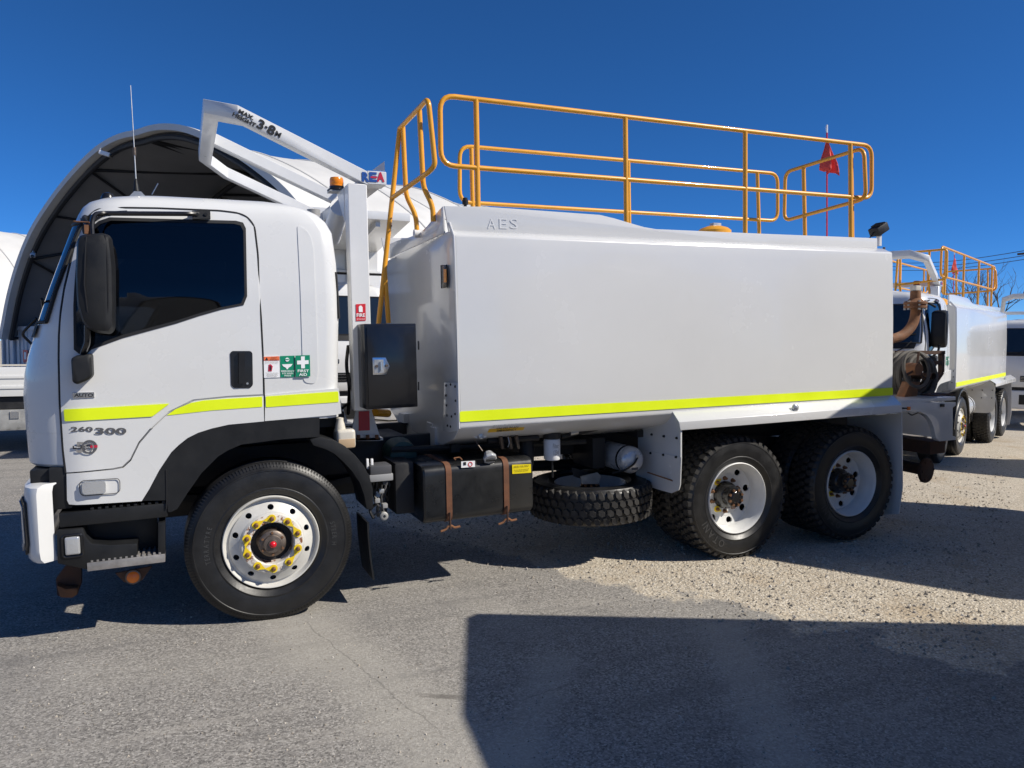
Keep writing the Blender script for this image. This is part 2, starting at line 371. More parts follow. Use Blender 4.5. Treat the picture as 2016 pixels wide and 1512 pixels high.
# ------------------------------------------------------------------ cab surface
CAB = [  # z, x front, x rear, half width, front corner radius
    (1.083, -1.350, .462, 1.168, .36), (1.30, -1.358, .464, 1.170, .36), (1.49, -1.362, .466, 1.170, .36), (1.62, -1.348, .470, 1.170, .35), (1.73, -1.322, .475, 1.168, .33), (1.84, -1.280, .480, 1.164, .28), (1.92, -1.247, .485, 1.160, .23),
    (2.10, -1.186, .488, 1.150, .21), (2.30, -1.115, .487, 1.127, .21), (2.50, -1.045, .470, 1.100, .22), (2.57, -1.020, .435, 1.086, .23), (2.62, -.998, .385, 1.068, .25), (2.655, -.970, .320, 1.040, .27), (2.685, -.925, .225, .990, .30), (2.705, -.860, .12, .92, .32), (2.715, -.78, .02, .84, .32)]
def cabp(z): return lerp_table(CAB, z)
def surf(x, z):
    xf, xr, W, rc = cabp(z); t = xf+rc-x
    if t <= 0: return -W
    return -(W-rc)-math.sqrt(max(0, rc*rc-min(t, rc*.995)**2))
def ring(z, xr=None, inset=0):
    xf, xrr, W, rc = cabp(z); xr = xrr if xr is None else xr; xf += inset; W -= inset; rr = .10; h = []
    for i in range(7):
        t = i/6; y = (W-rc)*t; h.append((xf-.035*(1-t*t)+.0, -y))
    for i in range(1, 11):
        a = math.pi/2*i/10; h.append((xf+rc-rc*math.cos(a), -(W-rc)-rc*math.sin(a)))
    for i in range(1, 9): h.append((xf+rc+(xr-rr-xf-rc)*i/8, -W))
    for i in range(1, 6):
        a = math.pi/2*i/5; h.append((xr-rr+rr*math.sin(a), -W+rr-rr*math.cos(a)))
    h.append((xr, 0))
    return [Vector((x, y, z)) for x, y in h] + [Vector((x, -y, z)) for x, y in reversed(h[1:-1])]
def PS(px, py, off=0):                                 # pixel -> point on the cab's near side
    y = -1.16
    for _ in range(6):
        p = T(px, py, y); y = surf(p.x, p.z)-off
    return T(px, py, y)
def spanel(name, outl, m, parent, off=.005, th=.02, holes=(), px=True, r=0, bevel=0, kind=None):
    """a sheet that follows the curved near side of the cab"""
    def conv(l):
        q = [PS(*p, off) for p in l] if px else [Vector((p[0], 0, p[1])) for p in l]
        q = [Vector((p.x, 0, p.z)) for p in q]
        return rnd(q, r, 5, True) if r else q
    bm = bmesh.new()
    es = []
    for lp in [conv(outl)]+[conv(h) for h in holes]:
        vs = [bm.verts.new(p) for p in lp]
        for i in range(len(vs)): es.append(bm.edges.new((vs[i], vs[(i+1) % len(vs)])))
    bmesh.ops.triangle_fill(bm, edges=es, use_beauty=True, use_dissolve=False)
    zs = [v.co.z for v in bm.verts]; xs = [v.co.x for v in bm.verts]
    z = math.floor(min(zs)/.06)*.06
    while z < max(zs):
        bmesh.ops.bisect_plane(bm, geom=bm.verts[:]+bm.edges[:]+bm.faces[:], plane_co=(0, 0, z), plane_no=(0, 0, 1)); z += .06
    x = min(xs)
    while x < min(max(xs), -.75):
        bmesh.ops.bisect_plane(bm, geom=bm.verts[:]+bm.edges[:]+bm.faces[:], plane_co=(x, 0, 0), plane_no=(1, 0, 0)); x += .035
    for v in bm.verts: v.co.y = surf(v.co.x, v.co.z)-off
    ret = bmesh.ops.extrude_face_region(bm, geom=bm.faces[:])
    for g in ret['geom']:
        if isinstance(g, bmesh.types.BMVert): g.co.y += th
    bmesh.ops.remove_doubles(bm, verts=bm.verts, dist=1e-5)
    bmesh.ops.recalc_face_normals(bm, faces=bm.faces)
    me = bpy.data.meshes.new(name); bm.to_mesh(me); bm.free()
    return link(name, me, m, parent, 38, kind)
def seam(name, pts, parent, r=.006, off=0., m=None, closed=False):
    path = [PS(x, y, off) for x, y in pts]
    return MB().tube(rnd(path, .03, 3, closed), r, 6, closed).build(name, m or M['seal'], parent)
def band(lo, hi, i0, i1, off, n=8):
    """patch of the cab skin between heights lo and hi and ring indices i0..i1 (mirrored), pushed out by off"""
    mb = MB(); loops = []
    for k in range(n+1):
        z = lo+(hi-lo)*k/n; rg = ring(z, inset=-off); N = len(rg)
        loops.append([rg[-i] for i in range(i1, 0, -1)] + [rg[i] for i in range(0, i1+1)])
    w_ = len(loops[0]); vs = [p for l in loops for p in l]
    mb.add(vs, [(a*w_+b, a*w_+b+1, (a+1)*w_+b+1, (a+1)*w_+b) for a in range(n) for b in range(w_-1)])
    return mb
# ------------------------------------------------------------------ the water truck by the camera
truck = thing('water_truck', 'white six-wheeled water truck with yellow stripe, spare wheel and fuel tank on its flank', 'truck', (0, 0, 0), (0, -RAKE, 0))
def cab(tr):
    mb = MB()
    mb.loft([ring(z, -.80, i) for z, i in ((1.083, .012), (1.10, 0), (1.2, 0), (1.284, 0), (1.2845, .002), (1.33, .002))])
    mb.loft([ring(z) for z in (1.2846, 1.40, 1.49, 1.56, 1.62, 1.68, 1.73, 1.785, 1.84, 1.88, 1.92, 2.0, 2.10, 2.2, 2.30, 2.4, 2.50, 2.54, 2.57, 2.60, 2.62, 2.64, 2.655, 2.672, 2.685, 2.697, 2.705, 2.712, 2.715)])
    def opening(mb):                                    # door window openings on both sides
        keep = []
        for f in mb.f:
            c = sum((mb.v[i] for i in f), Vector())/len(f)
            if len(f) == 4 and abs(c.y) > 1.0 and 1.84 < c.z < 2.50 and -1.0 < c.x < -.12: continue
            keep.append(f)
        mb.f = keep; return mb
    opening(mb).build('cab_shell', M['white'], tr)
    lz = (1.31, 1.5, 1.7, 1.84, 1.92, 2.0, 2.1, 2.2, 2.3, 2.4, 2.5, 2.57, 2.62, 2.655)
    opening(MB().loft([ring(z, cabp(z)[1]-.03, .03) for z in lz])).build('cab_liner', M['trim'], tr)
    MB().prism([(-1.14, 0, 1.36), (-.80, 0, 1.36), (-.84, 0, 1.80), (-1.0, 0, 1.92), (-1.16, 0, 1.90)], (0, .001, 0)).xf(Matrix.Diagonal((1, 1000*2.0, 1, 1)) @ Matrix.Translation((0, -.0005, 0))).build('dashboard', M['trim'], tr, .02)
    for y in (-.56, .56):
        st = MB().bx(-.52, -.02, y-.25, y+.25, 1.50, 1.66).build('seat', M['fabric'], tr, .05, 3)
        MB().prism([(-.10, y-.24, 1.62), (.04, y-.24, 1.62), (.16, y-.24, 2.22), (.06, y-.24, 2.24)], (0, .48, 0)).build('backrest', M['fabric'], st, .04, 3)
        MB().bx(.07, .17, y-.14, y+.14, 2.24, 2.42).build('headrest', M['fabric'], st, .035, 3)
    MB().tube([Vector((-.72+.10*math.cos(k*math.pi/12), .56+.23*math.sin(k*math.pi/12), 1.90+.20*math.cos(k*math.pi/12))) for k in range(24)], .016, 8, True).build('steering_wheel', M['gloss'], tr)
    MB().tube([(-.72, .56, 1.90), (-.92, .56, 1.75)], .03, 8).build('steering_column', M['gloss'], tr)
    # roof pressing
    rp = rnd([(-.84, -.62, 2.70), (.10, -.70, 2.70), (.10, .70, 2.70), (-.84, .62, 2.70)], .15, 6, True)
    c = Vector((-.37, 0, 0)); MB().loft([rp, [p+UZ*.020 for p in rp], [Vector((c.x+(p.x-c.x)*.95, p.y*.95, p.z+.033)) for p in rp]]).build('roof_panel', M['white'], tr)
    # windscreen, its seal, front panel, grille
    band(1.925, 2.50, 0, 10, .004).build('windscreen', M['wscreen'], tr)
    e = [ring(1.925+(2.50-1.925)*k/10, inset=-.006)[11] for k in range(11)]
    for s in (1, -1): MB().tube([Vector((p.x, p.y*s, p.z)) for p in e], .011, 6).build('windscreen_seal', M['seal'], tr)
    for z in (1.925, 2.505):
        rg = ring(z, inset=-.005); MB().tube([rg[-i] for i in range(11, 0, -1)]+[rg[i] for i in range(0, 12)], .010, 6).build('windscreen_seal', M['seal'], tr)
    band(1.84, 1.915, 0, 9, .012, 3).build('cowl_panel', M['black'], tr)
    band(1.22, 1.36, 0, 4, .006, 3).build('grille', M['black'], tr)
    for z in (1.25, 1.29, 1.33):
        rg = ring(z, inset=-.012); MB().tube([rg[-i] for i in range(4, 0, -1)]+[rg[i] for i in range(0, 5)], .009, 6).build('grille_bar', M['chrome'], tr)
    text('lettering', 'ISUZU', (-1.402, 0, 1.52), (0, -1, 0), UZ, .50, .085, M['chrome'], tr, .03, .004)
    for y in (-.55, .05, .6):
        MB().tube([(-1.30, y, 1.89), (-1.255, y-.12, 2.0), (-1.21, y-.48, 2.06)], .009, 5).build('wiper', M['black'], tr)
    MB().tube(rnd([(-1.31, -.80, 1.80), (-1.34, -.92, 1.86), (-1.25, -.98, 1.95)], .04), .008, 6).build('grab_handle', M['black'], tr)
    # door
    door = [(151, 470), (140, 520), (128, 570), (121, 617), (118, 660), (117.5, 707), (119.5, 794), (125.5, 885), (131, 930), (222, 922), (241, 918), (256, 904), (273, 870), (294, 845), (332, 810), (380, 786.5), (448, 779.5), (517.5, 776), (516, 707), (512.5, 638), (505.5, 499), (499, 446), (485, 429), (468, 421.5), (434, 417.5), (312, 412), (243, 411), (190, 415), (168, 432)]
    win = [(182, 450), (196, 438), (217, 431), (462, 437.5), (476, 441), (481.5, 452), (484, 582), (477, 599), (434, 607.5), (390, 620), (347, 634), (243, 662), (182, 684), (174, 692), (158, 692), (148, 684), (147, 600), (152, 520), (163, 480)]
    cxw, cyw = 320, 540
    d = spanel('door', door, M['white'], tr, .006, .025, holes=[win])
    spanel('window_seal', [(cxw+(x-cxw)*1.016, cyw+(y-cyw)*1.03) for x, y in win], M['seal'], d, .010, .014, holes=[[(cxw+(x-cxw)*.985, cyw+(y-cyw)*.972) for x, y in win]])
    wp = spanel('window_pane', [(cxw+(x-cxw)*.992, cyw+(y-cyw)*.985) for x, y in win], M['pane'], d, .006, .004)
    o = bpy.data.objects.new('far_window', wp.data); col.objects.link(o); o.parent = tr; o.scale.y = -1
    for k in (0, 1):
        pass
    seam('door_seam', [(168, 430), (151, 466), (139, 517), (127, 567), (119.5, 617), (116.5, 660), (116, 707), (118, 794), (124, 885), (129, 931)], d, .0075)
    seam('door_seam', [(129, 931), (222, 923.5), (242, 919.5), (257, 905), (274, 871.5), (295, 846.5), (333, 811.5), (382, 788), (450, 781), (519, 777.5)], d, .0016, .004, M['plastic'])
    seam('door_seam', [(168, 432), (190, 412), (243, 409), (312, 410), (434, 415), (469, 419.5), (487, 427), (501, 445), (507.5, 499), (514.5, 638), (518, 707), (519.8, 777), (521, 829)], d, .006)
    hnd = [(453, 695), (457, 691), (493, 691), (497, 695), (498, 758), (493, 764), (460, 764), (455, 759)]
    hp = spanel('handle_recess', hnd, M['gloss'], d, .010, .01, r=.01)
    spanel('handle_bar', [(470, 694), (482, 694), (482, 755), (470, 755)], M['black'], d, .032, .014, r=.004)
    spanel('handle_bar', [(470, 694), (482, 694), (482, 700), (470, 700)], M['black'], d, .03, .03)
    p = PS(487, 755, .012); MB().cyl((p.x, p.y-.004, p.z), .007, .006, n=16).build('lock', M['chrome'], d)
    # flares and rear skirt
    fl1 = [(131, 933), (222, 925), (243, 921), (258, 907), (275, 873), (296, 848), (334, 813), (383, 789), (450, 782.5), (518.8, 779), (520, 829.5), (450, 836), (417, 843.5), (390, 852), (369, 862.5), (352, 876), (337, 890.5), (313, 926.5), (294, 962.5), (279, 986.5), (150, 994), (136, 993), (132, 985)]
    # the flare stands on its own lower skin, below the cab shell
    f = spanel('wheel_flare', fl1, M['white'], tr, .0095, .04)
    fl2 = [(522, 777.5), (600, 770), (667, 764.5), (670, 790), (672, 814), (660, 817), (521.5, 829)]
    spanel('wheel_flare', fl2, M['white'], tr, .0095, .03)
    trim = [(629, 822), (629, 860), (590, 862.5), (555, 865), (476, 875), (450, 886), (429, 899), (397, 931), (369, 971), (349, 1002), (337, 1008), (331, 1008), (329, 985), (278, 986), (294, 961), (313, 925), (337, 889), (352, 874), (369, 861), (390, 850), (417, 842), (450, 834), (520, 828)]
    spanel('wheel_arch_trim', trim, M['black'], tr, .008, .30)
    MB().tube([PS(328, 1002, .010), PS(328, 960, .010), PS(327, 925, .010)], .004, 5).build('trim_seam', M['seal'], tr)
    # sleeper side rib and vent
    rib = [(585, 442), (601, 451), (612, 466), (617, 490), (620, 560), (624, 660), (626, 735), (622, 756), (598, 753), (595, 690), (591, 560)]
    spanel('side_rib', rib, M['white'], tr, .0045, .008, r=.03)
    MB().tube([T(661, 536, -1.09), T(664, 580, -1.10), T(667, 627, -1.11)], .010, 6).build('rear_vent', M['seal'], tr)
    # hivis tape
    spanel('reflective_tape', [(125, 806), (230, 800.5), (334, 794.5), (300, 820), (127, 829.5)], M['hivis'], tr, .012, .004, r=.008)
    spanel('reflective_tape', [(328, 818), (345, 806), (375, 793.5), (400, 788.5), (440, 785.5), (516, 781), (516.5, 801), (417, 808)], M['hivis'], tr, .0125, .004, r=.004)
    spanel('reflective_tape', [(523, 780.5), (666, 770.5), (667, 791.5), (523.5, 802)], M['hivis'], tr, .0125, .004, r=.008)
    # badges and stickers
    def label(name, s, box, m, bold=.02, off=.012, parent=tr, skew=0):
        x0, y0, x1, y1 = box; a = PS(x0, y1, off); b = PS(x1, y1, off); c = PS(x0, y0, off); u = b-a; ctr = (PS(x1, y0, off)+a)/2
        return text(name, s, ctr, u, (c-a), u.length, (c-a).length, m, parent, bold)
    spanel('auto_badge', [(143, 773), (185.5, 772), (186, 782.5), (143.5, 784)], M['chrome'], tr, .012, .006)
    label('badge_lettering', 'AUTO', (146, 774.5, 183, 781.5), M['ink'], .02, .0135)
    label('badge_lettering', '260', (139, 840, 183, 850), M['badge'], .03, .010)
    label('badge_lettering', '300', (187, 842, 249, 855), M['badge'], .03, .010)
    p0 = PS(176, 880, .012)
    MB().lathe([(.030, -.003), (.040, -.003), (.041, .002)], p0, n=32).build('emblem_ring', M['badge'], tr)
    MB().lathe([(.018, -.004), (.024, -.004), (.024, .002)], p0, n=32).build('emblem_ring', M['chrome'], tr)
    label('emblem_number', '5', (150, 870, 165, 891), M['chrome'], .035, .012)
    spanel('emblem_bar', [(143, 878), (192, 876), (192, 881), (143, 884)], M['ink'], tr, .014, .003)
    spanel('emblem_tip', [(178, 877), (192, 876.3), (192, 881), (178, 882)], M['crim'], tr, .0155, .003)
    label('emblem_lettering', 'Major Motors', (146, 878.5, 177, 882), M['swhite'], .02, .0145)
    s1 = spanel('warning_sticker', [(519, 702), (550, 701), (551, 743), (520, 744)], M['swhite'], tr, .005, .004)
    spanel('sticker_band', [(519.5, 702.3), (549.8, 701.3), (550, 709.5), (519.7, 710)], M['sorange'], s1, .0075, .002)
    spanel('sticker_warning_triangle', [(522, 709), (525, 703.5), (528, 708.8)], M['ink'], s1, .009, .002)
    label('sticker_lettering', 'SAFETY\nWARNING', (531, 703, 548, 708.6), M['ink'], .0, .009, s1)
    label('sticker_lettering', 'Do not use until a safe\nsystem of work applies', (522, 711.5, 548, 715.5), M['ink'], .0, .0075, s1)
    label('sticker_lettering', 'Keep clear of moving\nparts at all times\nIsolate before work\nReport all faults', (523, 733.5, 548, 742), M['ink'], .0, .0075, s1)
    spanel('sticker_figure', [(529, 718), (533, 717), (537, 721), (535, 731), (528, 731)], M['crim'], s1, .0075, .002)
    spanel('sticker_figure', [(530.5, 721), (533.5, 720), (534.5, 729), (531, 729)], M['ink'], s1, .0085, .002)
    s2 = spanel('eyewash_sticker', [(551.5, 701), (580, 700), (580.8, 742), (552.3, 743)], M['sgreen'], tr, .005, .004)
    label('sticker_lettering', 'EMERGENCY\nEYE WASH\nINSIDE', (553.5, 729, 579.5, 741), M['swhite'], .01, .0075, s2)
    spanel('sticker_basin', [(555, 717.5), (576, 716.5), (573, 721), (568, 724), (566.5, 727), (564.5, 727), (563, 724), (558, 721.5)], M['swhite'], s2, .0075, .002)
    p = PS(565.5, 708, .007); MB().lathe([(.0005, -.002), (.0125, -.002), (.0125, .002)], (p.x, p.y, p.z), n=20).build('sticker_face', M['swhite'], s2)
    MB().bx(p.x-.010, p.x+.010, p.y-.004, p.y, p.z-.001, p.z+.004).build('sticker_goggles', M['sgreen'], s2)
    s3 = spanel('first_aid_sticker', [(581.5, 700), (610, 699), (611, 741), (582.3, 742)], M['sgreen'], tr, .014, .004)
    spanel('sticker_cross', [(592.5, 701.8), (600, 701.5), (600, 709.5), (607.5, 709), (607.7, 716.5), (600.2, 717), (600.4, 725), (593, 725.3), (592.8, 717.3), (585, 717.6), (584.8, 710), (592.6, 709.7)], M['swhite'], s3, .0165, .002)
    label('sticker_lettering', 'FIRST\nAID', (586, 727.5, 608, 740), M['swhite'], .02, .0165, s3)
    # side marker lamp
    L_ = spanel('side_lamp', [(161, 952), (166, 949.5), (205, 947.5), (208, 951), (208, 969), (204, 971.5), (166, 974), (162, 970)], M['lampglass'], tr, .034, .025, r=.012)
    seam('lamp_outline', [(156, 952), (162, 946.5), (232, 942), (236, 947), (236, 966), (230, 971), (165, 976.5), (158, 972)], tr, .0025, .017, M['dplastic'], True)
    # mirrors and their arms
    q = [T(x, y, -1.30) for x, y in [(152, 472), (160, 463), (205, 459), (219, 465), (226, 520), (227, 600), (226, 648), (218, 658), (186, 655), (165, 640), (152, 600), (149, 540)]]
    q = rnd(q, .03, 4, True); cz = sum((p.z for p in q))/len(q); cx = sum((p.x for p in q))/len(q)
    sh = lambda s, dy: [Vector((cx+(p.x-cx)*s, p.y+dy, cz+(p.z-cz)*(1-(1-s)*.4))) for p in q]
    mir = MB().loft([sh(.55, -.075), sh(.86, -.062), sh(.97, -.035), sh(1, 0), sh(1, .06), sh(.96, .10), sh(.82, .125)]).build('mirror', M['black'], tr)
    MB().tube([T(170, 466, -1.368), T(168, 500, -1.378), T(166, 560, -1.380), T(172, 610, -1.374), T(184, 645, -1.36)], .004, 5).build('mirror_seam', M['seal'], mir)
    MB().tube([T(207, 462, -1.362), T(212, 520, -1.372), T(213, 600, -1.372), T(209, 652, -1.36)], .004, 5).build('mirror_seam', M['seal'], mir)
    arm = MB().tube(rnd([PS(392, 421, .02), T(372, 421, -1.14), T(205, 420, -1.18), T(186, 421, -1.22), T(180, 440, -1.26), T(182, 466, -1.28)], .04, 4), .014, 8)
    arm.build('mirror_arm', M['gloss'], tr)
    spanel('arm_mount', [(378, 415), (414, 414.5), (414.5, 430.5), (379, 431)], M['black'], tr, .035, .03, bevel=.003)
    for px in (388, 405):
        p = PS(px, 422, .036); MB().cyl((p.x, p.y-.008, p.z), .010, .01, n=8).build('mount_bolt', M['black'], tr)
    MB().tube(rnd([PS(168, 428, .01), T(165, 432, -1.14), T(176, 448, -1.22)], .03, 3), .016, 8).build('arm_bracket', M['black'], tr)
    spanel('upper_bracket', [(158, 430), (196, 418), (250, 414), (250, 418), (205, 424), (180, 440), (172, 460), (163, 460)], M['seal'], tr, .014, .012)
    MB().tube([T(145, 436, -1.24), T(176, 438, -1.26), T(176, 458, -1.26)], .005, 5).build('mirror_clip', M['rust'], tr)
    MB().box(T(171, 452, -1.26), (.022, .03, .05)).build('mirror_clip', M['rust'], tr)
    MB().tube(rnd([T(172, 640, -1.29), T(172, 676, -1.28), T(166, 688, -1.25), T(162, 706, -1.21)], .05, 4), .017, 8).build('mirror_arm', M['gloss'], tr)
    q2 = [T(x, y, -1.22) for x, y in [(141, 705), (150, 700), (182, 695), (184, 740), (176, 748), (152, 757), (144, 752)]]
    q2 = rnd(q2, .02, 3, True); c2 = sum(q2, Vector())/len(q2)
    s2_ = lambda s, dy: [c2+(p-c2)*s+Vector((0, dy, 0)) for p in q2]
    MB().loft([s2_(.8, -.055), s2_(.96, -.045), s2_(1, -.01), s2_(1, .05), s2_(.85, .075)]).build('kerb_mirror', M['black'], tr)
    # roof fittings
    p = T(213, 397, -.78); MB().lathe([(.046, -.01), (.046, .012), (.040, .016), (.038, .030), (.026, .050), (.0005, .058)], p, 'Z', 24).build('camera_dome', M['gloss'], tr)
    b0 = T(272, 397, -.72)
    MB().prism([b0+Vector((-.085, 0, -.01)), b0+Vector((.085, 0, -.01)), b0+Vector((.02, 0, .065)), b0+Vector((-.02, 0, .065))], (0, .10, 0)).build('antenna_bracket', M['steel'], tr)
    p = T(269, 377, -.68); ptop = T(257, 168, -.68); d_ = (ptop-p)
    MB().tube([p, p+d_*.12], [.020, .007], 10).build('antenna_base', M['black'], tr)
    MB().tube([p+d_*.08, p+d_*.3, p+d_*.5, p+d_], [.0042, .0038, .0035, .0022], 6).build('antenna', M['steel'], tr)
    coil = [p+d_*(.34+.075*k/60)+Vector((math.cos(k*.63), math.sin(k*.63), 0))*.009 for k in range(61)]
    MB().tube(coil, .0028, 5).build('antenna_coil', M['hub'], tr)
    MB().tube(rnd([T(228, 388, -.74), T(236, 397, -.72), T(246, 391, -.70), T(266, 386, -.70)], .02), .004, 5).build('antenna_lead', M['cable'], tr)
    MB().tube([T(299, 383, -.3), T(311, 361, -.3)], .004, 5).build('roof_aerial', M['steel'], tr)
    for px in (516, 547): MB().cyl(T(px, 409, -1.0)-Vector((0, 0, .012)), .009, .02, 'Z', 8).build('roof_bolt', M['hub'], tr)
    # bumper, headlamps, steps
    bp = [(-1.265, -1.215), (-1.30, -1.20), (-1.335, -1.14), (-1.355, -1.03), (-1.37, -.70), (-1.375, 0)]
    def bloop(z, o): return [Vector((x+o, y+(o if y < -.9 else 0), z)) for x, y in bp]+[Vector((x+o, -y-(o if y < -.9 else 0), z)) for x, y in reversed(bp[:-1])]
    def thick(z, o): a = bloop(z, o); b = [Vector((p.x+.07, p.y*.955, p.z)) for p in a]; return a+b[::-1]
    MB().loft([thick(.550, .018), thick(.575, .004), thick(.62, 0), thick(.95, 0), thick(.985, .006), thick(1.0, .03)]).build('bumper', M['white'], tr)
    for s in (1, -1):
        hl = [(-1.345, -1.10, .93), (-1.362, -.98, .92), (-1.375, -.70, .90), (-1.375, -.72, .63), (-1.362, -.98, .60), (-1.330, -1.155, .60), (-1.315, -1.175, .66), (-1.322, -1.165, .90)]
        h1 = [Vector((x, y*s, z)) for x, y, z in hl]; c1 = sum(h1, Vector())/8
        hf = MB().prism(h1, (-.012, -.012*s, 0)).build('headlamp_frame', M['gloss'], tr, .006)
        h2 = [c1+(p-c1)*.86+Vector((-.016, -.016*s, 0)) for p in h1]
        MB().prism(h2, (-.008, -.008*s, 0)).build('headlamp', M['lampglass'], tr, .006)
    MB().bx(-1.31, -1.12, -1.10, 1.10, .98, 1.075).build('bumper_filler', M['black'], tr, .01)
    MB().bx(-1.385, -1.30, -.55, .55, .66, .90).build('intake_grille', M['black'], tr, .01)
    for s in (-1, 1):
        z = lambda v: v*abs(s)
        MB().bx(-1.21, -1.10, s*1.14, s*.95, .84, 1.085).build('step_bracket', M['black'], tr, .008)
    a = T(115, 1004, -1.17); b = T(329, 1018, -1.17)
    for s in (-1, 1):
        st = MB().bx(a.x, b.x+.005, s*1.17, s*.92, b.z, a.z-.02).build('upper_step', M['black'], tr, .008)
        for k in range(11): 
            x = a.x+.16+k*.038; MB().bx(x, x+.018, s*1.165, s*1.02, a.z-.021, a.z-.006).build('step_tooth', M['black'], st, .002)
    [MB().bx(-1.17, -.66, s*1.03, s*.99, .50, .85).build('step_well', M['black'], tr, .008) for s in (-1, 1)]
    lowp = [(111, 1044), (163, 1040), (168, 1056), (180, 1070), (215, 1073), (270, 1070), (271, 1098), (174, 1120), (171, 1122), (113, 1110)]
    for s in (-1, 1):
        pts = pxpoly(lowp, -1.185)
        if s > 0: pts = [Vector((p.x, 1.185, p.z)) for p in pts]
        MB().prism(pts, (0, -.16*s, 0)).build('lower_step_housing', M['black'], tr, .010)
        pts = pxpoly([(311, 1029), (325, 1028), (325, 1097), (311, 1100)], -1.185); pts = [Vector((p.x, 1.185*s, p.z)) for p in pts]
        MB().prism(pts, (0, -.2*s, 0)).build('step_bracket', M['black'], tr, .005)
        ta, tb = T(171, 1108, -1.19), T(325, 1097, -1.19)
        tp = MB().bx(ta.x, tb.x, 1.192*s, .95*s, .470, .520).build('lower_step', M['alu'], tr, .004)
        for k in range(13):
            x = ta.x+.02+k*.030
            MB().bx(x, x+.012, s*1.188, s*.98, .521, .532).build('step_tooth', M['alu'], tp)
    p0, p1 = T(127, 1058, -1.19), T(159, 1090, -1.19)
    MB().bx(p0.x, p1.x, -1.205, -1.18, p1.z, p0.z).build('fog_lamp', M['lampglass'], tr, .016, 3)
    fr = rnd([(p0.x-.012, -1.19, p0.z+.012), (p1.x+.012, -1.19, p0.z+.012), (p1.x+.012, -1.19, p1.z-.012), (p0.x-.012, -1.19, p1.z-.012)], .02, 4, True)
    MB().tube(fr, .007, 6, True).build('fog_lamp_rim', M['gloss'], tr)
    # tow hook and low turn lamp
    for s in (-1, 1):
        pts = [Vector((p.x, p.y*s*-1, p.z)) for p in pxpoly([(109, 1140), (130, 1112), (160, 1118), (160, 1150), (152, 1172), (140, 1178), (112, 1174)], -.62)]
        MB().prism(pts, (0, -.07*s*-1*-1, 0)).build('tow_hook', M['rustdark'], tr, .012)
    MB().prism(pxpoly([(111, 1152), (128, 1160), (152, 1158), (153, 1170), (142, 1178), (118, 1177)], -.70), (0, .08, 0)).build('tow_pin', M['rust'], tr, .010)
    p = T(262, 1136, -1.00)
    MB().prism([p+Vector((-.10, .01, .035)), p+Vector((.11, .01, .05)), p+Vector((.05, .01, -.03)), p+Vector((.0, .01, -.045)), p+Vector((-.05, .01, -.03))], (0, .02, 0)).build('lamp_bracket', M['rustdark'], tr, .005)
    MB().lathe([(.0005, -.02), (.02, -.018), (.036, -.006), (.036, .012)], p, 'Y', 24).build('turn_lamp', M['orange'], tr)
    MB().lathe([(.036, -.008), (.044, -.006), (.044, .012)], p, 'Y', 24).build('turn_lamp_rim', M['hub'], tr)
def running_gear(tr):
    wheel('steer', tr, (0, -1.16, .505)); wheel('steer', tr, (0, 1.16, .505), True, False, False)
    for x in (3.727, 5.027):
        wheel('drive', tr, (x, -1.20, .414)); wheel('drive', tr, (x, 1.20, .414), True, False, False)
    for s in (-1, 1):
        MB().bx(-1.25, 6.1, s*.39, s*.47, .78, 1.04).build('chassis_rail', M['chassis'], tr, .01)
    for x in (-1.15, .6, 1.9, 2.9, 3.6, 4.38, 5.2, 6.05): MB().bx(x-.05, x+.05, -.39, .39, .82, 1.0).build('cross_member', M['chassis'], tr)
    MB().bx(-.07, .07, -.95, .95, .44, .56).build('front_axle', M['chassis'], tr, .02)
    for x in (3.727, 5.027):
        MB().tube([(x, -.95, .414), (x, .95, .414)], .085, 12).build('rear_axle', M['chassis'], tr)
        MB().lathe([(.0005, -.2), (.14, -.16), (.22, 0), (.14, .16), (.0005, .2)], (x, 0, .43), 'X', 20).build('differential', M['chassis'], tr)
    for s in (-1, 1):
        MB().prism([(3.35, s*.5, .70), (4.4, s*.5, .82), (5.4, s*.5, .70), (5.4, s*.5, .62), (4.4, s*.5, .62), (3.35, s*.5, .62)], (0, -.09*s, 0)).build('leaf_spring', M['chassis'], tr)
        MB().prism([(-.75, s*.5, .78), (0, s*.5, .66), (.75, s*.5, .78), (.75, s*.5, .74), (0, s*.5, .58), (-.75, s*.5, .74)], (0, -.09*s, 0)).build('leaf_spring', M['chassis'], tr)
    MB().bx(-.7, .55, -.36, .36, .55, 1.25).build('engine', M['chassis'], tr, .05)
    MB().tube([(.5, 0, .72), (3.6, 0, .55)], .05, 10).build('prop_shaft', M['chassis'], tr)
    MB().bx(-.62, .46, -.95, .95, 1.20, 1.295).build('cab_floor', M['black'], tr)
    # rear half of the front mudguard, a curved sheet with width
    oc = [(611, 866), (631, 860), (660, 868), (680, 879), (700, 897), (717, 918), (728, 940), (734, 962), (735, 1003)]
    ic = [(722, 1003), (717, 975), (708, 950), (694, 929), (677, 910), (659, 894), (640, 884), (617, 877)]
    for s in (-1, 1):
        pts = [Vector((p.x, p.y*-s, p.z)) for p in pxpoly(oc+ic, -1.20)]
        MB().prism(pts, (0, -.34*s, 0)).build('mudguard', M['black'], tr, .004)
        pts = pxpoly([(694, 1000), (735, 1003), (741, 1060), (748, 1129), (728, 1118), (698, 1092)], -1.16)
        x0, x1 = pts[0].x, pts[2].x
        MB().add(*flap((x1-.06, -s*-1.16 if s > 0 else -1.16, .56), .34*(1 if s < 0 else -1), .40)).build('mudflap', M['black'], tr)
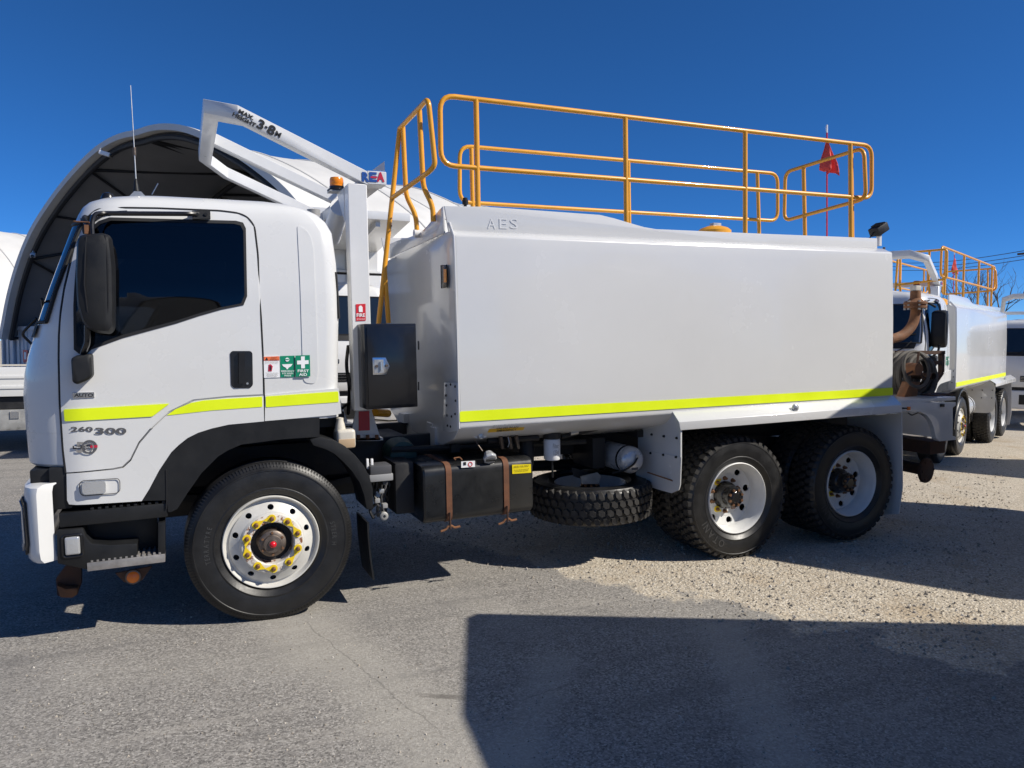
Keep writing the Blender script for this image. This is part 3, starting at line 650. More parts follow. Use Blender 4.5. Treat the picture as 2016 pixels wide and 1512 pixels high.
def flap(p, wd, h):
    vs = []; n = 8
    for k in range(n+1):
        t = k/n; z = p[2]-h*t; x = p[0]+.03*t*t
        vs += [(x, p[1], z), (x, p[1]+wd, z), (x+.012, p[1]+wd, z), (x+.012, p[1], z)]
    fs = []
    for k in range(n):
        for i in range(4): j = (i+1) % 4; fs.append((k*4+i, k*4+j, k*4+4+j, k*4+4+i))
    fs += [(0, 1, 2, 3), tuple(n*4+i for i in (3, 2, 1, 0))]
    return vs, fs
def headboard(tr):
    zt = lambda x: 3.300-.434*(x+.088)
    O = [(.735, -.95), (-.09, -.95), (-.285, -.72), (-.285, .72), (-.09, .95), (.735, .95)]
    I = [(.735, -.86), (-.055, -.86), (-.195, -.685), (-.195, .685), (-.055, .86), (.735, .86)]
    lp = [[Vector((o[0], o[1], zt(o[0]))), Vector((i[0], i[1], zt(i[0]))), Vector((i[0], i[1], zt(i[0])-.092)), Vector((o[0], o[1], zt(o[0])-.092))] for o, i in zip(O, I)]
    hb = MB().loft(lp).build('cab_guard', M['frame'], tr, .003, 1)
    c = [[Vector((x, y, zt(x)+dz)) for y, dz in ((-.05, -.005), (.05, -.005), (.05, -.090), (-.05, -.090))] for x in (-.20, .70)]
    MB().loft(c).build('guard_beam', M['frame'], tr, .003, 1)
    for s in (-1, 1):
        MB().bx(.735, .868, s*.95, s*.80, 2.857, 2.948).build('guard_end', M['frame'], tr, .004, 1)
        MB().bx(.598, .730, s*.95, s*.83, 1.30, 2.855).build('guard_post', M['frame'], tr, .006, 1)
        MB().prism([(.60, s*.80, 2.85), (.60, s*.55, 2.85), (.60, s*.80, 2.62)], (.012, 0, 0)).build('gusset', M['frame'], tr)
        pts = [Vector((p.x, p.y*-s, p.z)) for p in pxpoly([(701, 806), (731, 806), (749, 862), (749, 868), (690, 868), (690, 862)], -.62)]
        f = MB().prism(pts, (0, -.02*s, 0)).build('post_foot', M['frame'], tr)
        MB().prism([pts[5]+Vector((-.02, 0, 0)), pts[2]+Vector((.02, 0, 0)), pts[2]+Vector((.02, 0, -.02)), pts[5]+Vector((-.02, 0, -.02))], (0, -.2*s, 0)).build('post_foot', M['frame'], tr)
        for px in (703, 721, 739):
            p = T(px, 862, -.62); MB().cyl((p.x, (p.y-.05)*-s, p.z-.002), .014, .03, 'Z', 8).build('foot_bolt', M['rust'], tr)
    p = pxpoly([(706, 810), (727, 809), (728, 847), (706, 848)], -.623); r_ = plate('red_label', p, M['sred'], tr)
    MB().bx(.737, .86, -.80, .80, 2.862, 2.945).build('rear_beam', M['frame'], tr, .006)
    MB().tube([(.67, -.3, 2.80), (.67, .12, 2.62)], .075, 20).build('guard_pipe', M['frame'], tr)
    MB().tube([(.56, .25, 2.86), (.56, .25, 1.9)], .055, 16).build('air_intake', M['plastic'], tr)
    p = T(749, 336, -.60); plate('lug', [p+Vector((-.06, 0, 0)), p+Vector((.03, 0, 0)), p+Vector((.03, 0, .07))], M['frame'], tr, .01)
    # beacon
    p = T(663, 373, -.62)
    MB().bx(p.x-.06, p.x+.14, p.y-.055, p.y+.055, p.z-.022, p.z-.014).build('beacon_bracket', M['steel'], tr)
    MB().lathe([(.0005, -.012), (.070, -.012), (.066, -.004), (.052, .006), (.052, .020), (.0005, .022)], p, 'Z', 28).build('beacon_base', M['gloss'], tr)
    MB().lathe([(.049, .020), (.049, .030), (.047, .032), (.049, .036), (.048, .070), (.043, .082), (.0005, .085)], p, 'Z', 28).build('beacon', M['amber'], tr)
    MB().tube(rnd([p+Vector((.05, -.02, .0)), p+Vector((.10, -.03, -.01)), p+Vector((.10, -.03, -.18))], .03), .006, 5).build('beacon_lead', M['cable'], tr)
    # lettering
    a, b = T(471, 206, -.95), T(723, 337, -.95); u = (b-a).normalized(); v = Vector((-u.z, 0, u.x)); Yp = -.952
    c = T(483, 231, Yp); text('height_lettering', 'MAX.\nHEIGHT', c, u, v, .150, .064, M['ink'], tr, .05)
    c = T(524.5, 251, Yp); text('height_lettering', '3·8', c, u, v, .115, .066, M['ink'], tr, .04)
    c = T(547.5, 264.5, Yp); text('height_lettering', 'M', c, u, v, .036, .036, M['ink'], tr, .03)
    for s, x0, x1, m_ in (('R', 712.5, 727, 'blue'), ('E', 727, 742, 'blue'), ('A', 741.5, 757, 'crim')):
        a, b, c = T(x0, 348.5, Yp), T(x1, 348.5, Yp), T(x0, 340, Yp)
        text('logo_lettering', s, (a+b)/2, UX, UZ, (b-a).length, .066, M[m_], tr, .05)
    a = T(736, 349, Yp-.002); plate('logo_bar', [a+Vector((-.025, 0, -.006)), a+Vector((.02, 0, -.006)), a+Vector((.028, 0, .006)), a+Vector((-.02, 0, .006))], M['crim'], tr, .001)
    # fire sign on the post
    q = pxpoly([(700.5, 599), (719.5, 598), (720, 631), (701, 632)], -.951)
    fs = plate('fire_sign', q, M['sred'], tr, .003)
    a, b = T(701.5, 625, -.955), T(719, 625, -.955); text('fire_sign_lettering', 'FIRE', T(710.3, 620.5, -.955), UX, UZ, .058, .024, M['swhite'], fs, .02)
    text('fire_sign_lettering', 'EXTINGUISHER', T(710.6, 628.3, -.955), UX, UZ, .056, .008, M['swhite'], fs, .0)
    p = T(710, 607.5, -.955); MB().prism([p+Vector((-.013, 0, -.024)), p+Vector((.013, 0, -.024)), p+Vector((.013, 0, .010)), p+Vector((.005, 0, .020)), p+Vector((-.005, 0, .020)), p+Vector((-.013, 0, .010))], (0, -.002, 0)).build('fire_sign_symbol', M['swhite'], fs)
def tank(tr, X1=5.49, tape_end=None):
    half = [(0, .98), (-.75, .98), (-1.13, 1.085), (-1.225, 1.165), (-1.226, 1.4), (-1.222, 1.9), (-1.206, 2.40), (-1.198, 2.500), (-1.105, 2.545), (-.6, 2.556), (0, 2.56)]
    sec = half + [(-y, z) for y, z in reversed(half[1:-1])]
    X0 = lambda y: 1.268+.050*(y+1.225)
    MB().loft([[Vector((X0(y), y, z)) for y, z in sec]] + [[Vector((X1 if k == 4 else X0(y)+(X1-X0(y))*k/4, y, z)) for y, z in sec] for k in (1, 2, 3, 4)]).build('water_tank', M['tank'], tr, .014, 3)
    # front plate lip
    fl = [(-1.13, 1.085), (-1.229, 1.163), (-1.230, 1.4), (-1.226, 1.9), (-1.210, 2.40), (-1.202, 2.498), (-1.115, 2.60), (-1.085, 2.60), (-1.17, 2.48), (-1.185, 1.9), (-1.19, 1.2)]
    MB().prism([(1.262, y, z) for y, z in fl], (.010, 0, 0)).build('front_flange', M['tank'], tr, .002)
    # coaming plates round the top
    cp = [(875, 405.5), (956, 407), (1000, 410), (1181, 423), (1210, 430), (1240, 439), (1268, 447), (1291, 451), (1500, 460), (1727, 469), (1727, 489), (1500, 480), (1240, 471.5), (884, 457)]
    co_ = MB().prism(pxpoly(cp, -1.095), (0, .02, 0)).build('top_coaming', M['tank'], tr, .003)
    MB().prism([Vector((p.x, .70, p.z)) for p in pxpoly(cp, -1.095)], (0, .02, 0)).build('top_coaming', M['tank'], tr, .003)
    fc = [TX(x, y, 1.285) for x, y in [(875, 406), (868, 413), (861, 422), (853, 434), (844, 445), (835, 454), (825, 461), (806, 468), (785, 474), (770, 480), (770, 507), (785, 500), (877, 459)]]
    MB().prism(fc, (-.012, 0, 0)).build('front_coaming', M['tank'], tr, .002)
    for ch, px in (('A', 968), ('E', 991), ('S', 1012)):
        p = T(px, 440, -1.098); vs, fs = text_mesh(ch, .0)
        text('embossed_letter', ch, p, UX, UZ, .062, .072, M['tank'], tr, .0, .0012)
    MB().bx(X1, X1+.008, -1.05, 1.05, 1.2, 2.45).build('rear_plate', M['tank'], tr)
    # tape
    t0 = [T(905, 810, -1.229), T(1757.5, 763, -1.229), T(1757.5, 778, -1.229), T(905, 831, -1.229)]
    MB().prism(rnd(t0, .012, 3, True), (0, -.002, 0)).build('reflective_tape', M['hivis'], tr)
    # valve sign on the lower chamfer
    q = [T(966, 836, -1.222), T(1037, 830, -1.222), T(1030, 846, -1.170), T(960, 851, -1.170)]
    n = (q[1]-q[0]).cross(q[3]-q[0]).normalized(); n = n if n.y < 0 else -n
    sg = plate('valve_sign', q, M['samber'], tr, .004, n)
    u = (q[1]-q[0]).normalized(); v = ((q[0]-q[3])-u*(q[0]-q[3]).dot(u)).normalized(); c = sum(q, Vector())/4+n*.005
    text('valve_sign_lettering', 'ONLY CLOSE THESE\nVALVES IN AN\nEMERGENCY', c, u, v, .245, .074, M['ink'], sg, .01)
    # front marker lamp and bolted corner plate
    q = [TX(x, y, 1.262) for x, y in ((870, 522), (881, 521), (882, 566), (871, 568))]
    lm = MB().prism(q, (-.012, 0, 0)).build('marker_lamp', M['gloss'], tr, .003)
    q = [TX(x, y, 1.248) for x, y in ((874, 530), (879, 530), (879.5, 556), (874.5, 556))]; MB().prism(q, (-.003, 0, 0)).build('marker_lens', M['amber'], lm)
    q = [TX(x, y, 1.262) for x, y in ((876, 753), (901, 754), (902, 848), (884, 852), (874, 848))]
    bpz = MB().prism(q, (-.006, 0, 0)).build('corner_plate', M['tank'], tr, .001)
    for x, y in ((878, 759), (887, 757), (896, 761), (878, 778.5), (897, 789), (879, 798), (880, 818), (889, 820), (896, 815), (881, 838), (887, 840)):
        p = TX(x, y, 1.254); MB().lathe([(.0005, -.006), (.007, -.005), (.010, .002)], p, 'X', 10).build('rivet', M['ink'], bpz)
    # lamp under the front corner
    p = T(945, 858, -1.13); MB().prism([p+Vector((-.09, 0, .012)), p+Vector((.05, 0, .012)), p+Vector((.05, 0, -.014)), p+Vector((-.01, 0, -.022))], (0, .05, 0)).build('lamp_bracket', M['tank'], tr)
    MB().lathe([(.0005, -.03), (.018, -.028), (.026, -.01), (.026, .01)], (p.x, p.y, p.z), 'Y', 18).build('side_lamp', M['lampglass'], tr)
    # rear guards
    A0, A1 = T(1324, 810, -1.224), T(1759, 779, -1.224); B0, B1 = T(1337, 831, -1.335), T(1776, 797, -1.335); C0, C1 = T(1340, 847, -1.335), T(1776, 812, -1.335)
    for s in (-1, 1):
        f = lambda l: [Vector((p.x, p.y*-s, p.z)) for p in l]
        t_ = Vector((0, .012, -.004))
        MB().loft([f([A0, B0, C0, C0+t_, B0+t_, A0+t_]), f([A1, B1, C1, C1+t_, B1+t_, A1+t_])]).build('rear_guard', M['tank'], tr, .004)
        up = [TX(x, y, 3.06) for x, y in ((1256, 833), (1322, 811), (1337, 830), (1340, 847), (1340, 904), (1256, 886))]
        gp = MB().prism(f(up), (.012, 0, 0)).build('guard_front_plate', M['tank'], tr)
        lo = [TX(x, y, 3.055) for x, y in ((1255, 884), (1341, 900), (1339, 955), (1336, 965), (1322, 971), (1300, 965), (1251, 949))]
        MB().prism(f(lo), (.008, 0, 0)).build('guard_flap', M['tank'], tr)
        if s < 0:
            for x, y in ((1259, 852), (1282, 855.5), (1306, 859), (1331, 862.5), (1280, 892), (1305, 895.5), (1330, 900)):
                p = TX(x, y, 3.048); MB().lathe([(.0005, -.006), (.008, -.005), (.011, .008)], p, 'X', 10).build('rivet', M['ink'], gp)
        rp = [TX(x, y, 5.585) for x, y in ((1668, 822), (1775, 813), (1776, 960), (1769, 1012), (1730, 1014), (1690, 1005), (1668, 960))]
        MB().prism(f(rp), (.012, 0, 0)).build('rear_mudflap', M['tank'], tr)
        MB().bx(3.08, 5.57, s*1.32, s*.62, 1.075, 1.085).build('guard_liner', M['chassis'], tr)
    p = T(1567, 803, -1.31); MB().lathe([(.0005, -.018), (.012, -.016), (.03, -.004), (.034, .012)], p, 'Y', 20).build('guard_lamp', M['lampglass'], tr)
    # bearers
    for s in (-1, 1): MB().bx(1.30, X1, s*.34, s*.50, 1.04, 1.12).build('tank_bearer', M['tank'], tr)
    for x in (1.35, 2.2, 3.0): MB().bx(x, x+.07, -.8, .8, .93, .99).build('tank_bearer', M['chassis'], tr)
    # vent stub, hatch, work lamp on top
    p = T(916, 404, -.7); MB().lathe([(.012, -.2), (.012, .0), (.022, .005), (.024, .035), (.018, .04), (.018, .055), (.0005, .058)], p, 'Z', 14).build('vent_stub', M['black'], tr)
    p = T(1406, 457, -.2); MB().lathe([(.16, -.12), (.16, .01), (.13, .035), (.07, .055), (.0005, .06)], p, 'Z', 28).build('filler_hatch', M['rail'], tr)
    MB().bx(p.x-.03, p.x+.06, p.y-.03, p.y+.03, p.z+.055, p.z+.085).build('hatch_lock', M['steel'], tr)
def rails(tr):
    r_ = .0185
    def pipe(name, pts, r=r_, rd=.05, closed=False): return MB().tube(rnd(pts, rd, 5, closed), r, 10, closed).build(name, M['rail'], tr)
    Y = -.95
    pipe('handrail', pxpoly([(866, 187), (1716, 287), (1716, 391), (868, 325)], Y), rd=.11, closed=True)
    for a, b in (((937, 196), (941, 412)), ((1231, 233), (1233, 440)), ((1467, 260), (1467, 466)), ((1674, 284), (1675, 472))):
        pipe('rail_post', [T(*a, Y), T(*b, Y)], .020)
    Y = .37
    pipe('handrail', pxpoly([(905, 287), (1531, 342), (1531, 435), (905, 398)], Y), rd=.11, closed=True)
    for a, b in (((928, 292), (931, 420)), ((1237, 318), (1239, 450)), ((1491, 341), (1495, 475))):
        pipe('rail_post', [T(*a, Y), T(*b, Y)], .020)
    X = 5.35
    pipe('handrail', [TX(x, y, X) for x, y in ((1546, 339), (1701, 291), (1705, 391), (1544, 435))], rd=.09, closed=True)
    pipe('rail_post', [TX(1582, 331, X), TX(1585, 476, X)], .020); pipe('rail_post', [TX(1676, 300, X), TX(1678, 470, X)], .018)
    # ladder with its hand loop at the front of the tank
    lt, lb = T(787, 253, -.33), T(745, 640, -.33); l2 = Vector((0, .42, 0))
    pipe('ladder_stringer', [lb-(lt-lb)*.15, lt], .019)
    j = T(773, 389, -.33)
    pipe('hand_loop', [lt, T(843, 194, -1.06), T(856.5, 325, -1.06), T(845, 338, -1.02), j], .0185, .06)
    pipe('loop_post', [T(793, 250, -.36), T(798, 358, -.36), T(799.5, 385, -.36), T(819, 425, -.36), T(821, 456, -.36)], .019, .06)
    pipe('loop_post', [T(825.5, 217, -.80), T(832, 343, -.80), T(833.5, 368, -.80), T(852, 406, -.80), T(853, 436, -.80)], .019, .06)
    p = T(822, 455, -.36); MB().tube([p+Vector((-.03, 0, -.02)), p+Vector((.14, 0, -.02))], .032, 12).build('rail_socket', M['frame'], tr)
    a, b = T(757, 532, -.33), T(765, 636, -.33); pipe('ladder_stay', [a, b], .019)
    for px, py in ((770, 430), (770, 445), (767, 455)):
        p = T(px, py, -.345); MB().cyl((p.x, p.y-.012, p.z), .006, .008, n=8).build('ladder_bolt', M['rust'], tr)
    # flag on its mast
    a, b = T(1628, 470, -.1), T(1628, 246, -.1)
    MB().tube([a, b], .0085, 8).build('flag_mast', M['mast'], tr); MB().tube([b-UZ*.08, b], .0095, 8).build('mast_tip', M['swhite'], tr)
    tp, bt = T(1628, 279, -.11), T(1628, 334, -.11); vs = []; fs = []; nx, nz = 9, 10
    for i in range(nx):
        for k in range(nz):
            u, v = i/(nx-1), k/(nz-1); h = bt.z+(tp.z-bt.z)*(1-v); x = tp.x+(u-.28)*(.17*(.25+.75*min(1, v*1.6)))
            y = tp.y + .045*math.sin(u*9+v*2)*(.3+v); z = h-.05*u*v-(.02*math.sin(u*14) if k == nz-1 else 0); vs.append((x, y, z))
    fs = [(i*nz+k, i*nz+k+1, (i+1)*nz+k+1, (i+1)*nz+k) for i in range(nx-1) for k in range(nz-1)]
    o = MB().add(vs, fs).build('flag', M['flag'], tr, smooth=60)
    md = o.modifiers.new('s', 'SOLIDIFY'); md.thickness = .003
    # work lamp at the tail
    p = T(1730, 452, -.75); rot = Matrix.Rotation(R(-28), 3, 'Y')
    wl = MB().box(p, (.15, .12, .085), rot).build('work_lamp', M['black'], tr, .012)
    for k in range(4):
        c = p+rot @ Vector((-.02+k*.022, 0, .045)); MB().box(c, (.008, .11, .018), rot).build('lamp_fin', M['black'], wl)
    MB().tube(rnd([p+Vector((-.06, 0, -.02)), p+Vector((-.12, 0, -.09)), p+Vector((-.18, 0, -.11))], .03), .006, 5).build('lamp_lead', M['cable'], tr)
    MB().bx(p.x-.01, p.x+.02, p.y-.02, p.y+.02, p.z-.16, p.z-.03).build('lamp_stem', M['frame'], tr)
def flank(tr):
    # tool box
    a, b = T(716, 637.5, -1.15), T(823, 801, -1.15)
    tb = MB().bx(a.x, b.x, -1.15, -.70, b.z, a.z).build('tool_box', M['gloss'], tr, .008)
    MB().bx(a.x+.016, b.x-.016, -1.162, -1.148, b.z+.02, a.z-.02).build('tool_box_door', M['gloss'], tb, .004)
    lt = [T(x, y, -1.164) for x, y in ((733, 704), (759, 704), (767, 721), (760, 738), (734, 738))]
    MB().prism(lt, (0, -.004, 0)).build('latch_plate', M['chrome'], tb, .001)
    q = [T(x, y, -1.17) for x, y in ((737, 708), (755, 708), (755, 734), (737, 734))]; MB().prism(q, (0, -.002, 0)).build('latch_dish', M['steel'], tb)
    for px, py, rr in ((742, 721, .010), (762, 720, .009)): MB().cyl(T(px, py, -1.180), rr, .01, n=14).build('latch_lock', M['hub'], tb)
    p = T(750, 720, -1.176); MB().bx(p.x-.004, p.x+.004, p.y-.008, p.y, p.z-.03, p.z+.03).build('latch_handle', M['chrome'], tb)
    for py in (680, 760): 
        p = T(824, py, -1.15); MB().tube([p-UZ*.03, p+UZ*.03], .006, 6).build('box_hinge', M['gloss'], tb)
    # fuel tank, lying along x with rounded edges
    a, b = T(836, 905, -1.15), T(1048, 1015, -1.15); z0, z1 = .492, .905; y0, y1 = -1.15, -.60
    sec = rnd([(0, y0, z0), (0, y0, z1), (0, y1, z1), (0, y1, z0)], .075, 6, True)
    ft = MB().loft([[Vector((x, (y0+y1)/2+(p.y-(y0+y1)/2)*s, (z0+z1)/2+(p.z-(z0+z1)/2)*s)) for p in sec] for x, s in ((1.022, .965), (1.034, 1), (1.85, 1), (1.863, .965))]).build('fuel_tank', M['fueltank'], tr)
    for x0_ in (1.185, 1.625):
        so_ = [Vector((x0_, (y0+y1)/2+(p.y-(y0+y1)/2)*1.022, (z0+z1)/2+(p.z-(z0+z1)/2)*1.028)) for p in sec]
        n = len(so_); MB().loft([so_, [p+Vector((.042, 0, 0)) for p in so_]]).build('tank_strap', M['strap'], ft)
        p = Vector((x0_+.02, -1.12, z0-.035))
        MB().tube([p+UZ*.11+Vector((0, -.045, 0)), p+Vector((0, -.045, -.01))], .007, 6).build('strap_bolt', M['rustdark'], ft)
        MB().tube(rnd([p+Vector((-.07, -.04, -.02)), p+Vector((-.03, -.04, -.01)), p+Vector((-.015, -.04, .012)), p+Vector((.015, -.04, .012)), p+Vector((.03, -.04, -.005)), p+Vector((.075, -.04, 0))], .012), .008, 6).build('strap_clip', M['rust'], ft)
    p = T(963, 898, -1.135); Rm = Matrix.Rotation(R(40), 4, 'X'); Rm.translation = p
    MB().lathe([(.0005, -.035), (.045, -.035), (.051, -.028), (.051, -.012), (.046, -.008), (.03, .03)], n=8).xf(Rm).build('fuel_cap', M['silver'], ft, .003)
    MB().box((0, -.040, 0), (.07, .008, .014)).xf(Rm).build('cap_grip', M['ink'], ft)
    MB().tube(rnd([T(936, 868, -1.10), T(943, 878, -1.12), T(950, 888, -1.13)], .01), .004, 5).build('cap_chain', M['hub'], ft)
    MB().prism(pxpoly([(908, 908.5), (935, 907), (935, 919), (908, 921)], -1.152), (0, -.002, 0)).build('tank_label', M['swhite'], ft)
    q = T(926, 914, -1.156); MB().lathe([(.012, -.001), (.017, -.001), (.017, .001)], q, 'Y', 20).build('label_symbol', M['sred'], ft)
    q = T(915, 913, -1.156); MB().bx(q.x-.010, q.x+.010, q.y-.001, q.y, q.z-.010, q.z+.012).build('label_symbol', M['ink'], ft)
    MB().prism(pxpoly([(1008, 915), (1045, 913.5), (1045.5, 930.5), (1008.5, 933)], -1.152), (0, -.002, 0)).build('fuel_label', M['syellow'], ft)
    text('fuel_label_lettering', 'DIESEL FUEL ONLY', T(1026.5, 918, -1.156), UX, UZ, .125, .014, M['ink'], ft, 0)
    text('fuel_label_lettering', 'Keep cap closed and wipe spills\nNo smoking or naked flame', T(1026.5, 926, -1.156), UX, UZ, .120, .022, M['ink'], ft, 0)
    MB().tube(rnd([T(897, 905, -1.10), T(893, 902, -1.08), T(905, 900, -1.08), T(910, 906, -1.10)], .01), .005, 5).build('sender_cover', M['rust'], ft)
    # battery and fuse box behind the front wheel, with cables
    p = T(745, 925, -1.05)
    MB().box(p, (.15, .16, .085)).build('fuse_box', M['dplastic'], tr, .012)
    MB().box(p-UZ*.042, (.165, .17, .05)).build('fuse_box_base', M['plastic'], tr, .01)
    for px in (724, 733): 
        q = T(px, 912, -1.08); MB().bx(q.x-.008, q.x+.008, q.y, q.y+.02, q.z-.04, q.z+.03).build('fuse_box_clip', M['swhite'], tr, .004)
    rng = random.Random(3)
    for k in range(7):
        a_ = T(738+k*4, 942, -1.04+.02*k); pts = [a_]
        for j in range(1, 6): pts.append(a_+Vector((rng.uniform(-.04, .04), rng.uniform(-.03, .05), -.055*j)))
        MB().tube(rnd(pts, .03, 3), rng.choice((.006, .008, .011)), 6).build('cable', M[rng.choice(('cable', 'cable', 'dplastic'))], tr)
    for px, py in ((757, 950), (750, 966), (742, 985), (757, 995)):
        MB().box(T(px, py, -1.04), (.035, .05, .03)).build('valve_block', M[rng.choice(('plastic', 'dplastic', 'steel'))], tr, .004)
    q = T(756, 1016, -1.03); MB().lathe([(.010, -.012), (.022, -.012), (.030, -.006), (.030, .02), (.01, .02)], q, 'Y', 18).build('valve_fitting', M['grey'], tr)
    MB().bx(.86, 1.0, -1.0, -.6, .55, .92).build('battery_box', M['chassis'], tr, .02)
    # washer bottle
    p = T(678, 862, -1.02)
    MB().box(p, (.125, .16, .13)).build('washer_bottle', M['bottle'], tr, .025, 3)
    MB().box(p+Vector((.0, -.078, -.028)), (.11, .012, .06)).build('bottle_fluid', M['ivory'], tr, .005)
    MB().lathe([(.040, -.02), (.030, .03), (.024, .05), (.024, .07), (.0005, .075)], p+Vector((-.03, -.02, .07)), 'Z', 16).build('bottle_cap', M['bottle'], tr)
    # filters and valves under the tank
    p = T(1087, 905, -.95)
    MB().lathe([(.0005, 0), (.058, .002), (.064, .012), (.064, .155), (.058, .165), (.0005, .166)], p, 'Z', 28).build('fuel_filter', M['swhite'], tr)
    MB().lathe([(.066, .166), (.07, .17), (.07, .23), (.0005, .235)], p, 'Z', 24).build('filter_head', M['chassis'], tr)
    text('filter_print', 'Filter\n1234', p+Vector((.0, -.066, .09)), UX, UZ, .05, .09, M['plastic'], tr, 0)
    MB().tube([T(1105, 860, -.95), T(1185, 842, -.97)], [.020, .014], 10).build('valve_lever', M['black'], tr)
    MB().tube([T(1122, 853, -.965), T(1137, 850, -.965)], .021, 10).build('lever_collar', M['steel'], tr)
    MB().tube([T(1087, 906, -.95), T(1088, 940, -.95)], .008, 6).build('filter_drain', M['cable'], tr)
    p = T(1037, 895, -.85); MB().lathe([(.0005, -.08), (.055, -.08), (.06, .05), (.05, .12), (.0005, .13)], p, 'Z', 20).build('water_separator', M['chassis'], tr)
    for px in (985, 1002, 1016): MB().tube([T(px, 858, -1.05), T(px+4, 882, -1.0)], .016, 8).build('drain_valve', M['hub'], tr)
    MB().tube([T(960, 868, -.98), T(1060, 862, -.98)], .022, 8).build('drain_pipe', M['chassis'], tr)
    MB().tube(rnd([T(1000, 860, -1.08), T(1003, 872, -1.10), T(1000, 880, -1.09)], .01), .004, 5).build('valve_chain', M['steel'], tr)
    # air tank along y
    p = T(1245, 906, -.97)
    at = MB().lathe([(.0005, -.045), (.035, -.041), (.070, -.030), (.098, -.010), (.110, .015), (.110, .50), (.09, .54), (.0005, .56)], p, 'Y', 32).build('air_tank', M['silver'], tr)
    for dy in (.06, .40): MB().lathe([(.109, 0), (.114, .001), (.114, .022), (.109, .023)], (p.x, p.y+dy, p.z), 'Y', 32).build('air_tank_band', M['gloss'], at)
    MB().tube(rnd([p+Vector((.012, -.055, .03)), p+Vector((-.02, -.06, -.02)), p+Vector((-.10, -.03, -.075)), p+Vector((-.16, .05, -.10))], .04), .009, 6).build('air_hose', M['cable'], at)
    MB().cyl(p+Vector((.012, -.062, .035)), .016, .03, n=12).build('air_fitting', M['steel'], at)
    MB().bx(p.x-.03, p.x+.03, p.y-.036, p.y-.033, p.z-.075, p.z-.055).build('air_tank_label', M['dplastic'], at)
    MB().tube([T(1275, 930, -.98), T(1338, 951, -1.28)], .006, 6).build('flap_stay', M['rust'], tr)
    # spare wheel lying flat under the tank
    sp = wheel('spare', tr, (2.63, -.64, .565), name='spare_wheel', letters=False); sp.rotation_euler = (R(-90), 0, R(8))
    MB().prism(pxpoly([(1143, 938), (1176, 930), (1183, 937), (1178, 953), (1146, 953)], -.78), (0, .01, 0)).build('spare_carrier', M['steel'], tr)
    MB().prism(pxpoly([(1125, 920), (1160, 930), (1150, 945), (1130, 938)], -.70), (0, .01, 0)).build('spare_carrier', M['chassis'], tr)
    MB().bx(2.57, 2.69, -.80, -.45, .70, .95).build('spare_carrier', M['chassis'], tr, .01)
    # clutter round the gearbox and behind the cab
    MB().bx(.50, 1.20, -.40, .40, .60, 1.0).build('gearbox', M['chassis'], tr, .04)
    MB().lathe([(.0005, -.15), (.10, -.13), (.12, 0), (.10, .13), (.0005, .15)], (1.0, -.60, .93), 'Y', 20).build('pump', M['green'], tr)
    MB().tube(rnd([(.62, -.62, 1.25), (.60, -.80, 1.45), (.57, -.85, 1.62), (.60, -.80, 1.75)], .06), .014, 6).build('air_hose', M['cable'], tr)
    MB().tube(rnd([(.56, -.70, 1.30), (.62, -.86, 1.38), (.58, -.86, 1.55)], .05), .011, 6).build('air_hose', M['cable'], tr)
    MB().bx(.50, .58, -.70, .70, 1.0, 1.28).build('cab_mount', M['chassis'], tr, .02)
    MB().tube([T(738, 812, -.60), T(764, 814, -.45)], .03, 8).build('pipe', M['rail'], tr)
    MB().bx(1.28, 1.34, -.62, -.50, .95, 1.10).build('tank_foot', M['tank'], tr)
    MB().prism([TX(x, y, 1.34) for x, y in ((783, 833), (870, 850), (868, 885), (840, 862), (815, 856), (786, 868))], (.02, 0, 0)).build('tank_cradle', M['tank'], tr)
    MB().tube([(.9, -.75, .98), (2.5, -.80, .93)], .022, 8).build('water_pipe', M['chassis'], tr)
